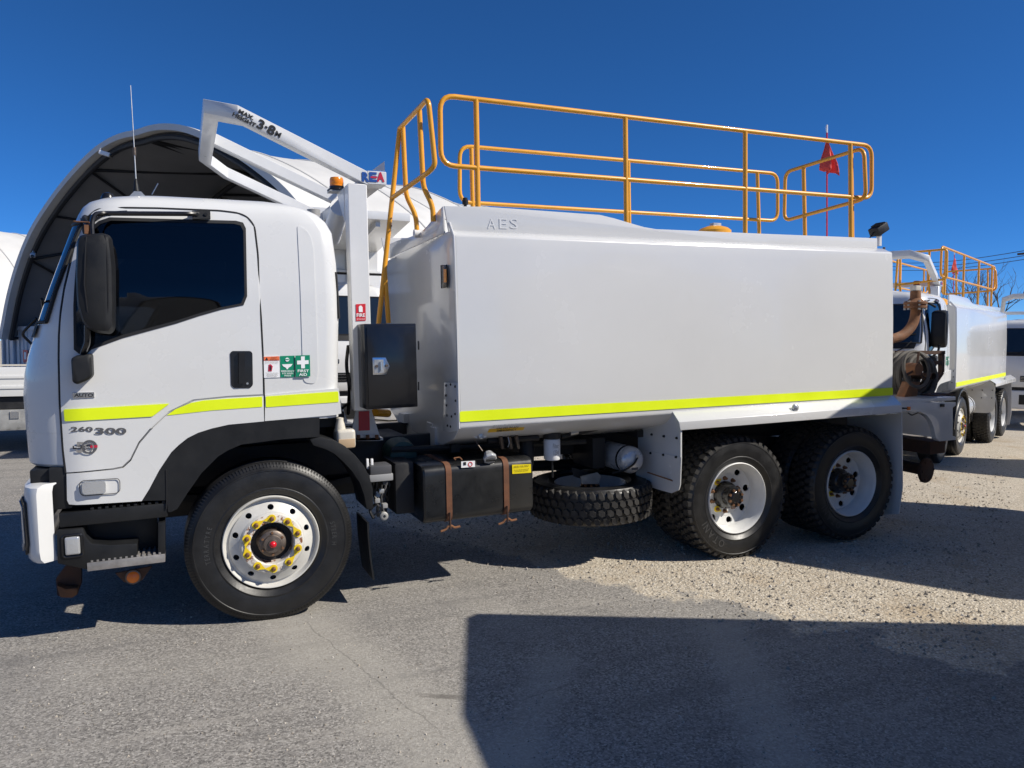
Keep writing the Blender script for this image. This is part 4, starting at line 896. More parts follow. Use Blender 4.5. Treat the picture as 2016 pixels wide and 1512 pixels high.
def tail(tr):
    d0 = T(1765, 789, -1.10); zt = d0.z
    MB().bx(5.50, 6.52, -1.10, 1.10, zt-.035, zt).build('rear_deck', M['tank'], tr, .006)
    side = [(1765, 792), (1882, 792), (1882, 798), (1876, 803), (1876, 858), (1882, 860), (1882, 866), (1850, 869), (1843, 863), (1838, 840), (1833, 828), (1825, 818), (1812, 811), (1775, 809)]
    for s in (-1, 1):
        MB().prism([Vector((p.x, p.y*-s, p.z)) for p in pxpoly(side, -1.105)], (0, -.05*s, 0)).build('deck_side', M['tank'], tr, .004)
    MB().prism(pxpoly([(1770, 810), (1846, 812), (1846, 862), (1770, 852)], -.62), (0, .02, 0)).build('deck_inner_panel', M['tank'], tr)
    MB().bx(6.30, 6.52, -1.0, 1.0, .55, .68).build('under_run_bar', M['rustdark'], tr, .01)
    p = T(1789, 804, -1.108); MB().box(p, (.045, .008, .032)).build('reflector', M['orange'], tr, .002)
    p = T(1855, 798, -1.112); MB().box(p, (.05, .02, .03)).build('side_lamp', M['gloss'], tr, .005)
    MB().tube(rnd([T(1788, 813, -1.0), T(1795, 818, -1.0), T(1808, 812, -1.0), T(1818, 818, -1.0)], .02), .006, 5).build('cable', M['cable'], tr)
    # hose reel
    rc = T(1780, 738, -.55); reel = MB().lathe([(.035, -.34), (.035, .30)], rc, 'Y', 16).build('reel_axle', M['rustdark'], tr)
    for k, (yy, rr) in enumerate([(-.20, .20), (-.14, .215), (-.08, .205), (-.02, .22), (.04, .21), (.10, .215), (.16, .205), (-.17, .17), (-.05, .165), (.07, .17)]):
        n = 30; ph = k*1.3
        path = [rc+Vector((rr*math.cos(2*math.pi*i/n+ph), yy+.03*math.sin(2*math.pi*i/n), rr*1.05*math.sin(2*math.pi*i/n+ph))) for i in range(n)]
        MB().tube(path, .030, 8, True).build('hose_coil', M['hose'], reel)
    hc = T(1804, 727, -.92)
    MB().tube([hc+Vector((.175*math.cos(2*math.pi*i/32), .03*math.sin(2*math.pi*i/32), .175*math.sin(2*math.pi*i/32))) for i in range(32)], .016, 8, True).build('reel_hand_wheel', M['hose'], reel)
    for a in (80, 200, 320): MB().tube([hc, hc+Vector((.175*math.cos(R(a)), 0, .175*math.sin(R(a))))], .012, 6).build('reel_spoke', M['rustdark'], reel)
    MB().lathe([(.0005, -.03), (.06, -.03), (.065, .10), (.0005, .10)], hc, 'Y', 18).build('reel_gearbox', M['rust'], reel)
    MB().prism(pxpoly([(1793, 752), (1812, 752), (1804, 785), (1779, 786)], -.86), (0, .10, 0)).build('reel_stand', M['rust'], reel, .004)
    MB().prism(pxpoly([(1818, 752), (1828, 756), (1842, 789), (1824, 789)], -.70), (0, .06, 0)).build('reel_stand', M['rustdark'], reel, .004)
    MB().bx(rc.x-.08, rc.x+.22, -.95, -.55, zt, zt+.012).build('reel_base', M['rustdark'], reel)
    # pump guard frame
    Yg = -.45
    f = lambda a, b, r=.02: MB().box((T(*a, Yg)+T(*b, Yg))/2, ((T(*b, Yg)-T(*a, Yg)).length, .05, r*2), Vector((1, 0, 0)).rotation_difference(T(*b, Yg)-T(*a, Yg)).to_matrix()).build('pump_frame_bar', M['rustdark'], tr)
    f((1764, 694), (1857, 694)); f((1853, 694), (1853, 733)); f((1853, 733), (1833, 762)); f((1810, 714), (1850, 714)); f((1833, 762), (1833, 790))
    # filler pipe with cap
    Yp = -.35
    pp = [T(x, y, Yp) for x, y in ((1752, 668), (1775, 662), (1791, 648), (1800, 632), (1803, 612), (1802, 598))]
    MB().tube(rnd(pp, .06), .052, 16).build('filler_pipe', M['rust'], tr)
    t_ = T(1802, 600, Yp)
    MB().lathe([(.0005, -.035), (.115, -.035), (.115, -.012), (.105, -.010), (.105, .004), (.118, .006), (.118, .026), (.08, .045), (.055, .07), (.052, .15), (.0005, .152)], t_, 'Z', 28).build('pipe_flange', M['rust'], tr)
    MB().box(t_+Vector((.0, 0, .18)), (.082, .082, .055)).build('pipe_cap', M['bottle'], tr, .008)
    MB().tube([t_+Vector((.05+.04*math.sin(k*.6), .0, .19-.012*k)) for k in range(10)], .006, 5).build('cap_tether', M['grey'], tr)
    for a in range(6): MB().cyl(t_+Vector((.10*math.cos(a*1.05), .10*math.sin(a*1.05), -.055)), .014, .1, 'Z', 6).build('flange_bolt', M['grey'], tr)
    # spray head
    p = T(1824, 926, -.82); ax = Vector((.15, -1, .0)).normalized(); Rm = Vector((0, -1, 0)).rotation_difference(ax).to_matrix().to_4x4(); Rm.translation = p
    MB().lathe([(.0005, -.02), (.09, -.018), (.125, -.010), (.13, .0), (.13, .02), (.0005, .03)], n=32).xf(Rm).build('spray_head', M['rustdark'], tr)
    for k in range(6): MB().lathe([(.0005, -.025), (.009, -.024), (.012, -.012)], n=8).xf(Rm @ Matrix.Translation((.10*math.cos(k*1.05), 0, .10*math.sin(k*1.05)))).build('spray_bolt', M['rustdark'], tr)
    MB().tube([p+Vector((0, .03, 0)), p+Vector((-.05, .3, .02)), p+Vector((-.9, .35, .03))], .06, 12).build('spray_pipe', M['rustdark'], tr)
    MB().tube([p+Vector((-.05, .3, .0)), p+Vector((-.05, .3, .5))], .04, 10).build('spray_pipe', M['rustdark'], tr)
cab(truck); running_gear(truck); headboard(truck); tank(truck); rails(truck); flank(truck); tail(truck)
# ------------------------------------------------------------------ ground
def gz(x): return 0. if x < 5.6 else -.020*(min(x, 19)-5.6)
def ground_material():
    m = bpy.data.materials.new('yard_surface'); m.use_nodes = True; nt = m.node_tree; L = nt.links.new; b = nt.nodes['Principled BSDF']
    N = lambda t, **k: _n(nt, t, k)
    geo = nt.nodes.new('ShaderNodeNewGeometry'); sep = nt.nodes.new('ShaderNodeSeparateXYZ'); L(geo.outputs['Position'], sep.inputs[0])
    def noise(sc, det=5, rough=.6, dist=0):
        n = nt.nodes.new('ShaderNodeTexNoise'); n.inputs['Scale'].default_value = sc; n.inputs['Detail'].default_value = det; n.inputs['Roughness'].default_value = rough; n.inputs['Distortion'].default_value = dist
        L(geo.outputs['Position'], n.inputs['Vector']); return n.outputs['Fac']
    def math_(op, a, b_=None, c=None):
        n = nt.nodes.new('ShaderNodeMath'); n.operation = op
        for i, v in enumerate((a, b_, c)):
            if v is None: continue
            if isinstance(v, (int, float)): n.inputs[i].default_value = v
            else: L(v, n.inputs[i])
        return n.outputs[0]
    def ramp(f, stops):
        n = nt.nodes.new('ShaderNodeValToRGB'); e = n.color_ramp.elements
        while len(e) < len(stops): e.new(.5)
        for el, (p, c) in zip(e, stops): el.position = p; el.color = (*c, 1) if len(c) == 3 else c
        L(f, n.inputs['Fac']); return n.outputs['Color']
    def mix(f, a, b_):
        n = nt.nodes.new('ShaderNodeMix'); n.data_type = 'RGBA'
        for k, v in (('Factor', f), ('A', a), ('B', b_)):
            if isinstance(v, (int, float)): n.inputs[k].default_value = v
            elif isinstance(v, tuple): n.inputs[k].default_value = (*v, 1)
            else: L(v, n.inputs[k])
        return n.outputs['Result']
    def smooth(v, lo, hi):
        n = nt.nodes.new('ShaderNodeMapRange'); n.interpolation_type = 'SMOOTHSTEP'; n.inputs['From Min'].default_value = lo; n.inputs['From Max'].default_value = hi; L(v, n.inputs['Value']); return n.outputs[0]
    X, Y = sep.outputs['X'], sep.outputs['Y']
    def line(p, q, wid, soft, jitter=.06, jsc=3.):       # distance band round a segment on the ground
        p, q = Vector(p[:2]), Vector(q[:2]); d = (q-p).normalized(); n = Vector((-d.y, d.x)); Ln = (q-p).length
        s_ = math_('ADD', math_('MULTIPLY', X, n.x), math_('ADD', math_('MULTIPLY', Y, n.y), -n.dot(p)))
        s_ = math_('ADD', s_, math_('MULTIPLY', math_('SUBTRACT', noise(jsc, 4), .5), jitter*2))
        t_ = math_('ADD', math_('MULTIPLY', X, d.x), math_('ADD', math_('MULTIPLY', Y, d.y), -d.dot(p)))
        a = math_('SUBTRACT', 1, smooth(math_('ABSOLUTE', s_), wid, wid+soft))
        e = math_('MULTIPLY', smooth(t_, -.15, .1), math_('SUBTRACT', 1, smooth(t_, Ln-.1, Ln+.25)))
        return math_('MULTIPLY', a, e)
    # where loose gravel takes over from the seal
    g0, g1 = G(1130, 1150), G(1900, 1310); d = (g1-g0).to_2d().normalized(); nn = Vector((-d.y, d.x))
    sd = math_('ADD', math_('MULTIPLY', X, nn.x), math_('ADD', math_('MULTIPLY', Y, nn.y), -nn.dot(g0.to_2d())))
    sd = math_('ADD', sd, math_('MULTIPLY', math_('SUBTRACT', noise(1.1, 7, .68), .5), 2.1))
    side = smooth(math_('ADD', math_('ADD', X, math_('MULTIPLY', Y, .35)), math_('MULTIPLY', math_('SUBTRACT', noise(1.3, 4), .5), 1.2)), .9, 2.4)
    grav = math_('MULTIPLY', smooth(sd, -.15, .55), side)
    # asphalt
    fine = noise(62, 4, .85); mid = noise(22, 6, .7); big = noise(.55, 6, .6, .4); big2 = noise(1.9, 6, .62)
    va = nt.nodes.new('ShaderNodeTexVoronoi'); va.inputs['Scale'].default_value = 105; L(geo.outputs['Position'], va.inputs['Vector'])
    sa = nt.nodes.new('ShaderNodeSeparateColor'); L(va.outputs['Color'], sa.inputs[0])
    agg = math_('ADD', math_('MULTIPLY', fine, .62), math_('MULTIPLY', sa.outputs[0], .38))
    asp = ramp(agg, [(.24, (.075, .070, .064)), (.42, (.212, .198, .180)), (.56, (.290, .272, .246)), (.68, (.395, .372, .338)), (.82, (.62, .585, .53))])
    asp = mix(smooth(big, .38, .66), asp, mix(.30, asp, (.33, .312, .283)))
    asp = mix(math_('MULTIPLY', smooth(big2, .50, .72), .32), asp, (.15, .145, .138))
    asp = mix(math_('MULTIPLY', smooth(mid, .58, .75), .35), asp, (.38, .36, .325))
    mp = nt.nodes.new('ShaderNodeMapping'); mp.inputs['Rotation'].default_value = (0, 0, R(-24)); mp.inputs['Scale'].default_value = (.35, 3.2, 1); L(geo.outputs['Position'], mp.inputs['Vector'])
    ns = nt.nodes.new('ShaderNodeTexNoise'); ns.inputs['Scale'].default_value = 1.6; ns.inputs['Detail'].default_value = 7; ns.inputs['Roughness'].default_value = .62; L(mp.outputs[0], ns.inputs['Vector'])
    asp = mix(math_('MULTIPLY', smooth(ns.outputs['Fac'], .52, .70), .42), asp, (.155, .148, .138))
    asp = mix(math_('MULTIPLY', math_('SUBTRACT', 1, smooth(ns.outputs['Fac'], .30, .46)), .40), asp, (.37, .345, .305))
    asp = mix(math_('MULTIPLY', smooth(noise(3.4, 3, .5), .68, .76), .55), asp, (.10, .094, .086))
    # worn pale bands, painted sun reflections, patch edges, a crack and an oil spot
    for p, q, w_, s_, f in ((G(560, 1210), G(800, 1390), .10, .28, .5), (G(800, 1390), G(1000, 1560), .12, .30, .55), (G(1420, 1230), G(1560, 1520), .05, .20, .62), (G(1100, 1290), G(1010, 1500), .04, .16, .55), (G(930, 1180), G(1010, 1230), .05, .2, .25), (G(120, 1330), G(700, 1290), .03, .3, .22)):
        asp = mix(math_('MULTIPLY', line(p, q, w_, s_), f*.8), asp, (.42, .395, .345))  # streaks inside the foreground shadow are reflected sunlight put into the colour
    for p, q in ((G(600, 1225), G(850, 1430)), (G(960, 1400), G(1240, 1305)), (G(1170, 1230), G(1230, 1310))):
        asp = mix(math_('MULTIPLY', line(p, q, .001, .006, .05, 5.), .35), asp, (.05, .048, .045))
    asp = mix(math_('MULTIPLY', line(G(855, 1370), G(872, 1371), .012, .02, .02, 9.), .7), asp, (.05, .04, .033))
    # gravel: cells of different stones with dust between them
    vo = nt.nodes.new('ShaderNodeTexVoronoi'); vo.inputs['Scale'].default_value = 80; L(geo.outputs['Position'], vo.inputs['Vector'])
    vb = nt.nodes.new('ShaderNodeTexVoronoi'); vb.inputs['Scale'].default_value = 40; L(geo.outputs['Position'], vb.inputs['Vector'])
    sv = nt.nodes.new('ShaderNodeSeparateColor'); L(vo.outputs['Color'], sv.inputs[0])
    st = ramp(sv.outputs[0], [(.0, (.26, .225, .18)), (.3, (.42, .37, .295)), (.7, (.55, .495, .405)), (.92, (.74, .69, .60)), (1, (.25, .225, .19))])
    dust = ramp(noise(2.6, 6, .65), [(.35, (.40, .335, .25)), (.55, (.52, .45, .35)), (.7, (.46, .37, .26))])
    gr = mix(smooth(vo.outputs['Distance'], .42, .75), st, dust)
    gr = mix(math_('MULTIPLY', smooth(noise(1.4, 5), .52, .70), .5), gr, (.38, .285, .18))
    colr = mix(smooth(math_('ADD', grav, math_('MULTIPLY', math_('SUBTRACT', noise(38, 3, .7), .5), .55)), .35, .62), asp, gr)
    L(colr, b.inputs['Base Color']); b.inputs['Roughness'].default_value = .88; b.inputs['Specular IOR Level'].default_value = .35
    h = math_('ADD', math_('MULTIPLY', noise(120, 3, .75), .45), math_('MULTIPLY', mid, .5))
    hg = math_('ADD', math_('MULTIPLY', math_('SUBTRACT', 1, vo.outputs['Distance']), .8), math_('MULTIPLY', math_('SUBTRACT', 1, vb.outputs['Distance']), 1.1))
    hh = math_('ADD', math_('MULTIPLY', h, math_('SUBTRACT', 1, grav)), math_('MULTIPLY', hg, math_('MULTIPLY', grav, .9)))
    bp = nt.nodes.new('ShaderNodeBump'); bp.inputs['Strength'].default_value = .75; bp.inputs['Distance'].default_value = .012; L(hh, bp.inputs['Height']); L(bp.outputs[0], b.inputs['Normal'])
    return m
def _n(nt, t, k): return nt.nodes.new(t)
xs = [-600, -60, -20, -6, 0, 5.6, 8, 12, 16, 19, 40, 120, 700]; ys = [-500, -40, -8, 0, 8, 40, 200, 900]
vs = [(x, y, gz(x)) for x in xs for y in ys]; ny = len(ys)
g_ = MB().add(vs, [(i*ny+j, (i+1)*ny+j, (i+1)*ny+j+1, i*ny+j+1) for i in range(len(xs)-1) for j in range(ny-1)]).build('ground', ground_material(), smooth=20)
g_['kind'] = 'structure'
# loose stones, far too many to count
def stones():
    rng = random.Random(11); mb = MB(); o = Vector((-.52, -6.14))
    g0, g1 = G(1130, 1150), G(1900, 1310); d = (g1-g0).to_2d().normalized(); nn = Vector((-d.y, d.x)); vs = []; fs = []
    tet = [(1, 0, -.3), (-.5, .87, -.3), (-.5, -.87, -.3), (.3, .2, .8), (-.4, .1, .7), (.1, -.5, .75)]
    tf = [(0, 1, 3), (1, 4, 3), (1, 2, 4), (2, 5, 4), (2, 0, 5), (0, 3, 5), (3, 4, 5)]
    n = 0
    while n < 26000:
        a = rng.uniform(R(-10.5), R(57.5)); r = 2.4+13*rng.random()**1.7
        p = o + Vector((math.sin(a), math.cos(a)))*r
        s_ = (p-g0.to_2d()).dot(nn); on = s_ > .1+rng.gauss(0, .35) and p.x+p.y*.35 > 1.2+rng.gauss(0, .5)
        if not on and rng.random() > .16: continue
        sz = (rng.choice((.003, .004, .004, .005, .006, .008, .010, .015)) if on else rng.choice((.0025, .0035, .005, .007)))*rng.uniform(.7, 1.3)
        th = rng.uniform(0, 6.28); c, s = math.cos(th), math.sin(th); k = len(vs); z0 = gz(p.x)
        for x, y, z in tet:
            x *= rng.uniform(.6, 1.2); y *= rng.uniform(.6, 1.2)
            vs.append((p.x+(x*c-y*s)*sz, p.y+(x*s+y*c)*sz, z0+(z*rng.uniform(.6, 1)+.2)*sz))
        fs += [tuple(i+k for i in f) for f in tf]; n += 1
    me = bpy.data.meshes.new('loose_stones'); me.from_pydata(vs, [], fs)
    m = bpy.data.materials.new('stone'); m.use_nodes = True; nt = m.node_tree; gi = nt.nodes.new('ShaderNodeNewGeometry'); rp = nt.nodes.new('ShaderNodeValToRGB')
    e = rp.color_ramp.elements; e[0].color = (.27, .24, .195, 1); e[1].color = (.62, .58, .51, 1); x = e.new(.4); x.color = (.33, .29, .235, 1); x = e.new(.75); x.color = (.45, .40, .33, 1)
    nt.links.new(gi.outputs['Random Per Island'], rp.inputs[0]); nt.links.new(rp.outputs[0], nt.nodes['Principled BSDF'].inputs['Base Color']); nt.nodes['Principled BSDF'].inputs['Roughness'].default_value = .9
    o = link('loose_stones', me, m, None, 0, 'stuff'); tag(o, 'loose gravel stones strewn over the yard', 'gravel')
stones()
# ------------------------------------------------------------------ the other trucks
def clone(src, dst, keep=None, skip=None, dx=0, deep=True):
    out = []
    for ch in list(src.children):
        base = ch.name.split('.')[0]
        if keep and base not in keep: continue
        if skip and base in skip: continue
        c = ch.copy(); col.objects.link(c); c.parent = dst; c.location.x += dx; out.append(c)
        if deep:
            for g in ch.children:
                d = g.copy(); col.objects.link(d); d.parent = c
    return out
CABPARTS = {'cab_shell', 'cab_liner', 'far_window', 'dashboard', 'seat', 'roof_panel', 'windscreen', 'windscreen_seal', 'cowl_panel', 'grille', 'grille_bar', 'lettering', 'wiper', 'door', 'wheel_flare', 'wheel_arch_trim', 'mirror', 'mirror_arm', 'arm_mount', 'kerb_mirror', 'bumper', 'headlamp_frame', 'headlamp', 'bumper_filler', 'intake_grille', 'step_bracket', 'upper_step', 'step_well', 'lower_step_housing', 'lower_step', 'side_lamp', 'fog_lamp', 'cab_floor', 'side_rib', 'first_aid_sticker', 'eyewash_sticker', 'upper_bracket', 'grab_handle', 'arm_bracket'}
GUARD = {'cab_guard', 'guard_beam', 'guard_end', 'guard_post', 'rear_beam', 'beacon', 'beacon_base', 'logo_lettering', 'logo_bar'}
TANKP = {'water_tank', 'front_flange', 'top_coaming', 'front_coaming', 'rear_guard', 'guard_front_plate', 'guard_flap', 'rear_mudflap', 'guard_liner', 'tank_bearer', 'filler_hatch', 'handrail', 'rail_post', 'hand_loop', 'loop_post', 'ladder_stringer', 'ladder_stay', 'flag_mast', 'flag', 'mast_tip', 'corner_plate', 'guard_lamp'}
GEAR = {'chassis_rail', 'cross_member', 'leaf_spring', 'rear_axle', 'differential', 'engine', 'front_axle'}
def pose(o, x, y, deg, pitch=0, z=None):
    o.matrix_world = Matrix.Translation((x, y, gz(x) if z is None else z)) @ Matrix.Rotation(R(deg), 4, 'Z') @ Matrix.Rotation(pitch, 4, 'Y') @ Matrix.Rotation(-RAKE, 4, 'Y')
t2 = thing('water_truck', 'white eight-wheeled water truck with two steering axles, parked behind the hose reel', 'truck')
clone(truck, t2, CABPARTS); clone(truck, t2, GUARD, dx=-.12); clone(truck, t2, GEAR)
GUARDS = {'rear_guard', 'guard_front_plate', 'guard_flap', 'rear_mudflap', 'guard_liner', 'guard_lamp'}
clone(truck, t2, GUARDS, dx=.60)
for c in clone(truck, t2, TANKP-GUARDS): c.scale.x = 1.165; c.location.x += -.897
for sx in (0, 1.45):
    wheel('steer', t2, (sx, -1.16, .505-.0246*sx)); wheel('steer', t2, (sx, 1.16, .505-.0246*sx), True, False, False)
prof = [Vector((1.45+r*math.cos(a), -1.19, .48+r*math.sin(a))) for r, rng_ in ((.64, range(0, 11)), (.60, range(10, -1, -1))) for a in [R(-2+18.4*k) for k in rng_]]
for s in (-1, 1): MB().prism([Vector((p.x, p.y*-s, p.z)) for p in prof], (0, -.32*s, 0)).build('mudguard', M['gloss'], t2, .004)
for x in (4.25, 5.55):
    wheel('drive', t2, (x, -1.20, .40), nuts=False); wheel('drive', t2, (x, 1.20, .40), True, False, False)
    MB().tube([(x, -.95, .40), (x, .95, .40)], .085, 12).build('rear_axle', M['chassis'], t2)
MB().lathe([(.0005, -.04), (.15, -.03), (.21, .02), (.21, .75), (.15, .8), (.0005, .82)], (2.25, -.90, .70), 'X', 28).build('fuel_tank', M['silver'], t2)
for dx in (.15, .6): MB().lathe([(.208, 0), (.216, .002), (.216, .04), (.208, .042)], (2.25+dx, -.90, .70), 'X', 28).build('tank_strap', M['gloss'], t2)
t0 = [(.62, -1.229, 1.262), (5.45, -1.229, 1.262), (5.45, -1.229, 1.19), (.62, -1.229, 1.19)]
MB().prism(t0, (0, -.002, 0)).build('reflective_tape', M['hivis'], t2)
pose(t2, 10.12, 3.14, 25, .016)
t3 = thing('water_truck', 'white truck with a cab guard frame, parked facing the yard beyond the eight-wheeler', 'truck')
clone(truck, t3, CABPARTS); clone(truck, t3, GUARD); clone(truck, t3, {'water_tank', 'top_coaming', 'rear_guard', 'chassis_rail'})
for sx in (0, 3.727, 5.027):
    k = 'steer' if sx == 0 else 'drive'
    wheel(k, t3, (sx, -1.16, .505-.0246*sx), False, False, False); wheel(k, t3, (sx, 1.16, .505-.0246*sx), True, False, False)
pose(t3, 19.6, 6.0, 35, .0)
t4 = thing('tipper_truck', 'white truck with a flat cab canopy, parked behind the gap between cab and tank', 'truck')
clone(truck, t4, CABPARTS)
for sx in (0, 3.727):
    k = 'steer' if sx == 0 else 'drive'
    wheel(k, t4, (sx, -1.16, .505-.0246*sx), False, False, False); wheel(k, t4, (sx, 1.16, .505-.0246*sx), True, False, False)
MB().bx(-1.0, 5.6, -.43, .43, .8, 1.05).build('chassis_rail', M['chassis'], t4)
MB().loft([[Vector(p) for p in l] for l in ([(.60, -1.2, 1.15), (5.4, -1.2, 1.15), (5.4, 1.2, 1.15), (.60, 1.2, 1.15)], [(.60, -1.25, 3.02), (5.6, -1.25, 2.4), (5.6, 1.25, 2.4), (.60, 1.25, 3.02)])]).build('tipper_body', M['tank'], t4, .02)
MB().loft([[Vector(p) for p in ((-1.9, -1.2, z0), (.66, -1.2, z1), (.66, 1.2, z1), (-1.9, 1.2, z0))] for z0, z1 in ((3.58, 3.36), (3.70, 3.48))]).build('cab_canopy', M['frame'], t4, .01)
for y in (-.75, 0, .75): MB().box((-.6, y, 3.43), (2.4, .06, .08), Matrix.Rotation(R(4.9), 3, 'Y')).build('canopy_rib', M['frame'], t4)
MB().bx(.66, .70, -1.2, 1.2, 2.6, 3.4).build('canopy_back', M['frame'], t4)
for y in (-.7, .7): MB().bx(.55, .65, y-.05, y+.05, 1.2, 3.36).build('canopy_post', M['frame'], t4)
MB().tube([(-.95, -1.0, 2.86), (-.95, 1.0, 2.86)], .02, 8).build('lamp_bar', M['gloss'], t4)
for y in (-.6, .6):
    MB().lathe([(.0005, -.03), (.085, -.028), (.10, -.01), (.10, .03), (.05, .07), (.0005, .075)], (-.97, y, 2.97), 'X', 24).build('spot_lamp', M['gloss'], t4)
    MB().lathe([(.0005, -.034), (.08, -.031)], (-.97, y, 2.97), 'X', 24).build('spot_lens', M['lampglass'], t4)
pose(t4, 1.45, 6.6, 87, 0)
# box vans beyond the frame to the right: unseen, shaped to lay shadows across the yard
def box_van(label, corner, along, h, bx0=.62):
    t = thing('box_van', label, 'truck'); a = Vector(along).normalized(); rz = math.degrees(math.atan2(-a.y, -a.x)); wv = Vector((a.y, -a.x))
    clone(truck, t, CABPARTS - {'first_aid_sticker', 'eyewash_sticker'})
    for sx in (0, 4.4):
        k = 'steer' if sx == 0 else 'drive'
        wheel(k, t, (sx, -1.16, .515), False, False, False); wheel(k, t, (sx, 1.16, .515), True, False, False)
    MB().bx(-1.0, 6.6, -.43, .43, .78, 1.0).build('chassis_rail', M['chassis'], t)
    MB().bx(bx0, 6.8, -1.25, 1.25, 1.0, h).build('van_body', M['tank'], t, .03)
    for s in (-1, 1): MB().bx(6.78, 6.83, s*1.2, s*.02, 1.05, h-.1).build('van_door', M['white'], t, .01)
    MB().bx(6.5, 6.8, -1.2, 1.2, .5, .62).build('rear_bumper', M['chassis'], t, .01)
    org = Vector(corner)+wv*1.25+a*6.8
    t.matrix_world = Matrix.Translation((org.x, org.y, gz(org.x))) @ Matrix.Rotation(R(rz), 4, 'Z')
    return t
SH = Vector((.90, -.70))
def top_corner(px, py, h): p = G(px, py); return p.to_2d()+SH*h
box_van('white truck with a short box body parked beside the eight-wheeler, tail towards the yard', Vector((3.30, -.45))+SH*3.3, (.853, .522), 3.3, 3.9)  # unseen truck, added and shaped to cast the yard shadow
# unseen tank trailer right of the camera, shaped to cast the foreground shadow
tl = thing('unseen_tank_trailer', 'white water tank trailer with a raised coaming, parked to the right of the camera', 'trailer')  # unseen trailer, added and shaped to cast the foreground shadow
clone(truck, tl, {'rear_guard', 'guard_front_plate', 'guard_flap', 'rear_mudflap', 'guard_liner', 'rear_axle'})
for s_ in (-1, 1): MB().bx(1.45, 5.6, s_*.38, s_*.46, .80, 1.0).build('chassis_rail', M['chassis'], tl)
for x in (3.727, 5.027):
    wheel('drive', tl, (x, -1.20, .42), False, False, False); wheel('drive', tl, (x, 1.20, .42), True, False, False)
for y in (1.08, -1.08):
    for q in ([(1.27, 2.50), (1.29, 2.56), (1.52, 2.74), (2.75, 2.74), (2.75, 2.69), (1.56, 2.69), (1.42, 2.58), (1.42, 2.50)], [(1.42, 2.50), (1.42, 2.58), (1.60, 2.57), (1.75, 2.63), (1.85, 2.60), (1.95, 2.69), (2.75, 2.69), (2.75, 2.74), (2.80, 2.71), (3.05, 2.68), (5.46, 2.66), (5.46, 2.50)]):
        MB().prism([(a, y, b) for a, b in q], (0, .02, 0)).build('top_coaming', M['tank'], tl)
for s_ in (-1, 1): MB().bx(1.6, 1.75, s_*.75, s_*.60, .0, .95).build('unseen_landing_leg', M['chassis'], tl)
hf = [(0, .98), (-.75, .98), (-1.13, 1.085), (-1.225, 1.165), (-1.222, 1.9), (-1.198, 2.500), (-1.105, 2.545), (0, 2.56)]
sc_ = hf + [(-y, z) for y, z in reversed(hf[1:-1])]
MB().loft([[Vector((1.27+max(0, .35-y)*.31, y, z)) for y, z in sc_], [Vector((5.49, y, z)) for y, z in sc_]]).build('water_tank', M['tank'], tl, .014)
a_ = Vector((.899, -.438)).normalized(); sc = 1.15; ct = G(900, 1218).to_2d()+SH*(2.60*sc); ly = Vector((-a_.y, a_.x)); org = ct-a_*1.27*sc-ly*1.09*sc
tl.matrix_world = Matrix.Translation((org.x, org.y, .02)) @ Matrix.Rotation(math.atan2(a_.y, a_.x), 4, 'Z') @ Matrix.Scale(sc, 4)
# ------------------------------------------------------------------ flat-tray truck behind the cab
tt = thing('tray_truck', 'white flat-tray truck with an alloy side box, standing before the containers', 'truck', (-3.2, 7.75, 0), (0, 0, R(2)))
MB().bx(-6.5, .9, 0, 2.35, 1.16, 1.24).build('tray_deck', M['grey'], tt, .01)
for k in range(3): MB().bx(-6.5+2.47*k, -4.06+2.47*k, -.03, 0, .90, 1.36).build('drop_side', M['white'], tt, .006)
for k in range(3):
    for z in (1.02, 1.18): MB().bx(-6.45+2.47*k, -4.1+2.47*k, -.045, -.03, z, z+.05).build('side_rib', M['white'], tt, .004)
MB().bx(-6.5, .9, -.02, .04, 1.375, 1.40).build('top_rail', M['bottle'], tt)
MB().bx(-6.3, .8, .7, 1.6, .74, .98).build('chassis_rail', M['chassis'], tt)
MB().bx(-1.6, .85, .04, .1, .70, .88).build('side_rave', M['chassis'], tt)
MB().bx(-1.75, .75, .02, .55, .36, .69).build('tool_box', M['grey'], tt, .012)
MB().bx(.20, .32, .005, .02, .55, .66).build('box_latch', M['chrome'], tt)
MB().box((.62, -.035, .95), (.14, .01, .05)).build('tail_reflector', M['red'], tt)
for x in (-5.2, 1.25):
    w_ = wheel('drive', tt, (x, .05, .515), False, False, False); wheel('drive', tt, (x, 2.3, .515), True, False, False)
MB().bx(.9, 2.3, .1, 2.25, .95, 2.35).build('cab_shell', M['white'], tt, .12)
# ------------------------------------------------------------------ fabric dome shelters on containers
fab = mat('white_membrane', (.63, .62, .59), .55, var=.06, vscale=.6, bump=.5, bscale=1.3, c2=(.53, .51, .465), c2scale=.9, c2pos=.56, c2w=.3)
shaded_fabric = mat('shade_grey_fabric', (.20, .20, .20), .8, var=.15, vscale=.7, bump=.2, bscale=2)  # white fabric seen from inside, its shade put into a darker grey
truss = mat('truss_steel', (.018, .018, .019), .6)
U2 = Vector((.839, .544, 0)); P2 = Vector((-.544, .839, 0)); A0_ = Vector((-1.47, 15.85, 0))
def arch_px(px, py):
    o = TW @ CP; d = TW.to_3x3() @ _dir(px, py); t = (A0_-o).dot(U2)/d.dot(U2); p = o+d*t; return (p-A0_).dot(P2), p.z
trace = [arch_px(*q) for q in ((4, 668), (8, 645), (20, 575), (40, 503), (62, 447), (90, 398), (130, 340), (180, 283), (215, 257), (245, 244), (270, 240))]
HW = trace[0][0]; trace[-1] = (0., trace[-1][1])
PROF = trace + [(-y, z) for y, z in reversed(trace[:-1])]
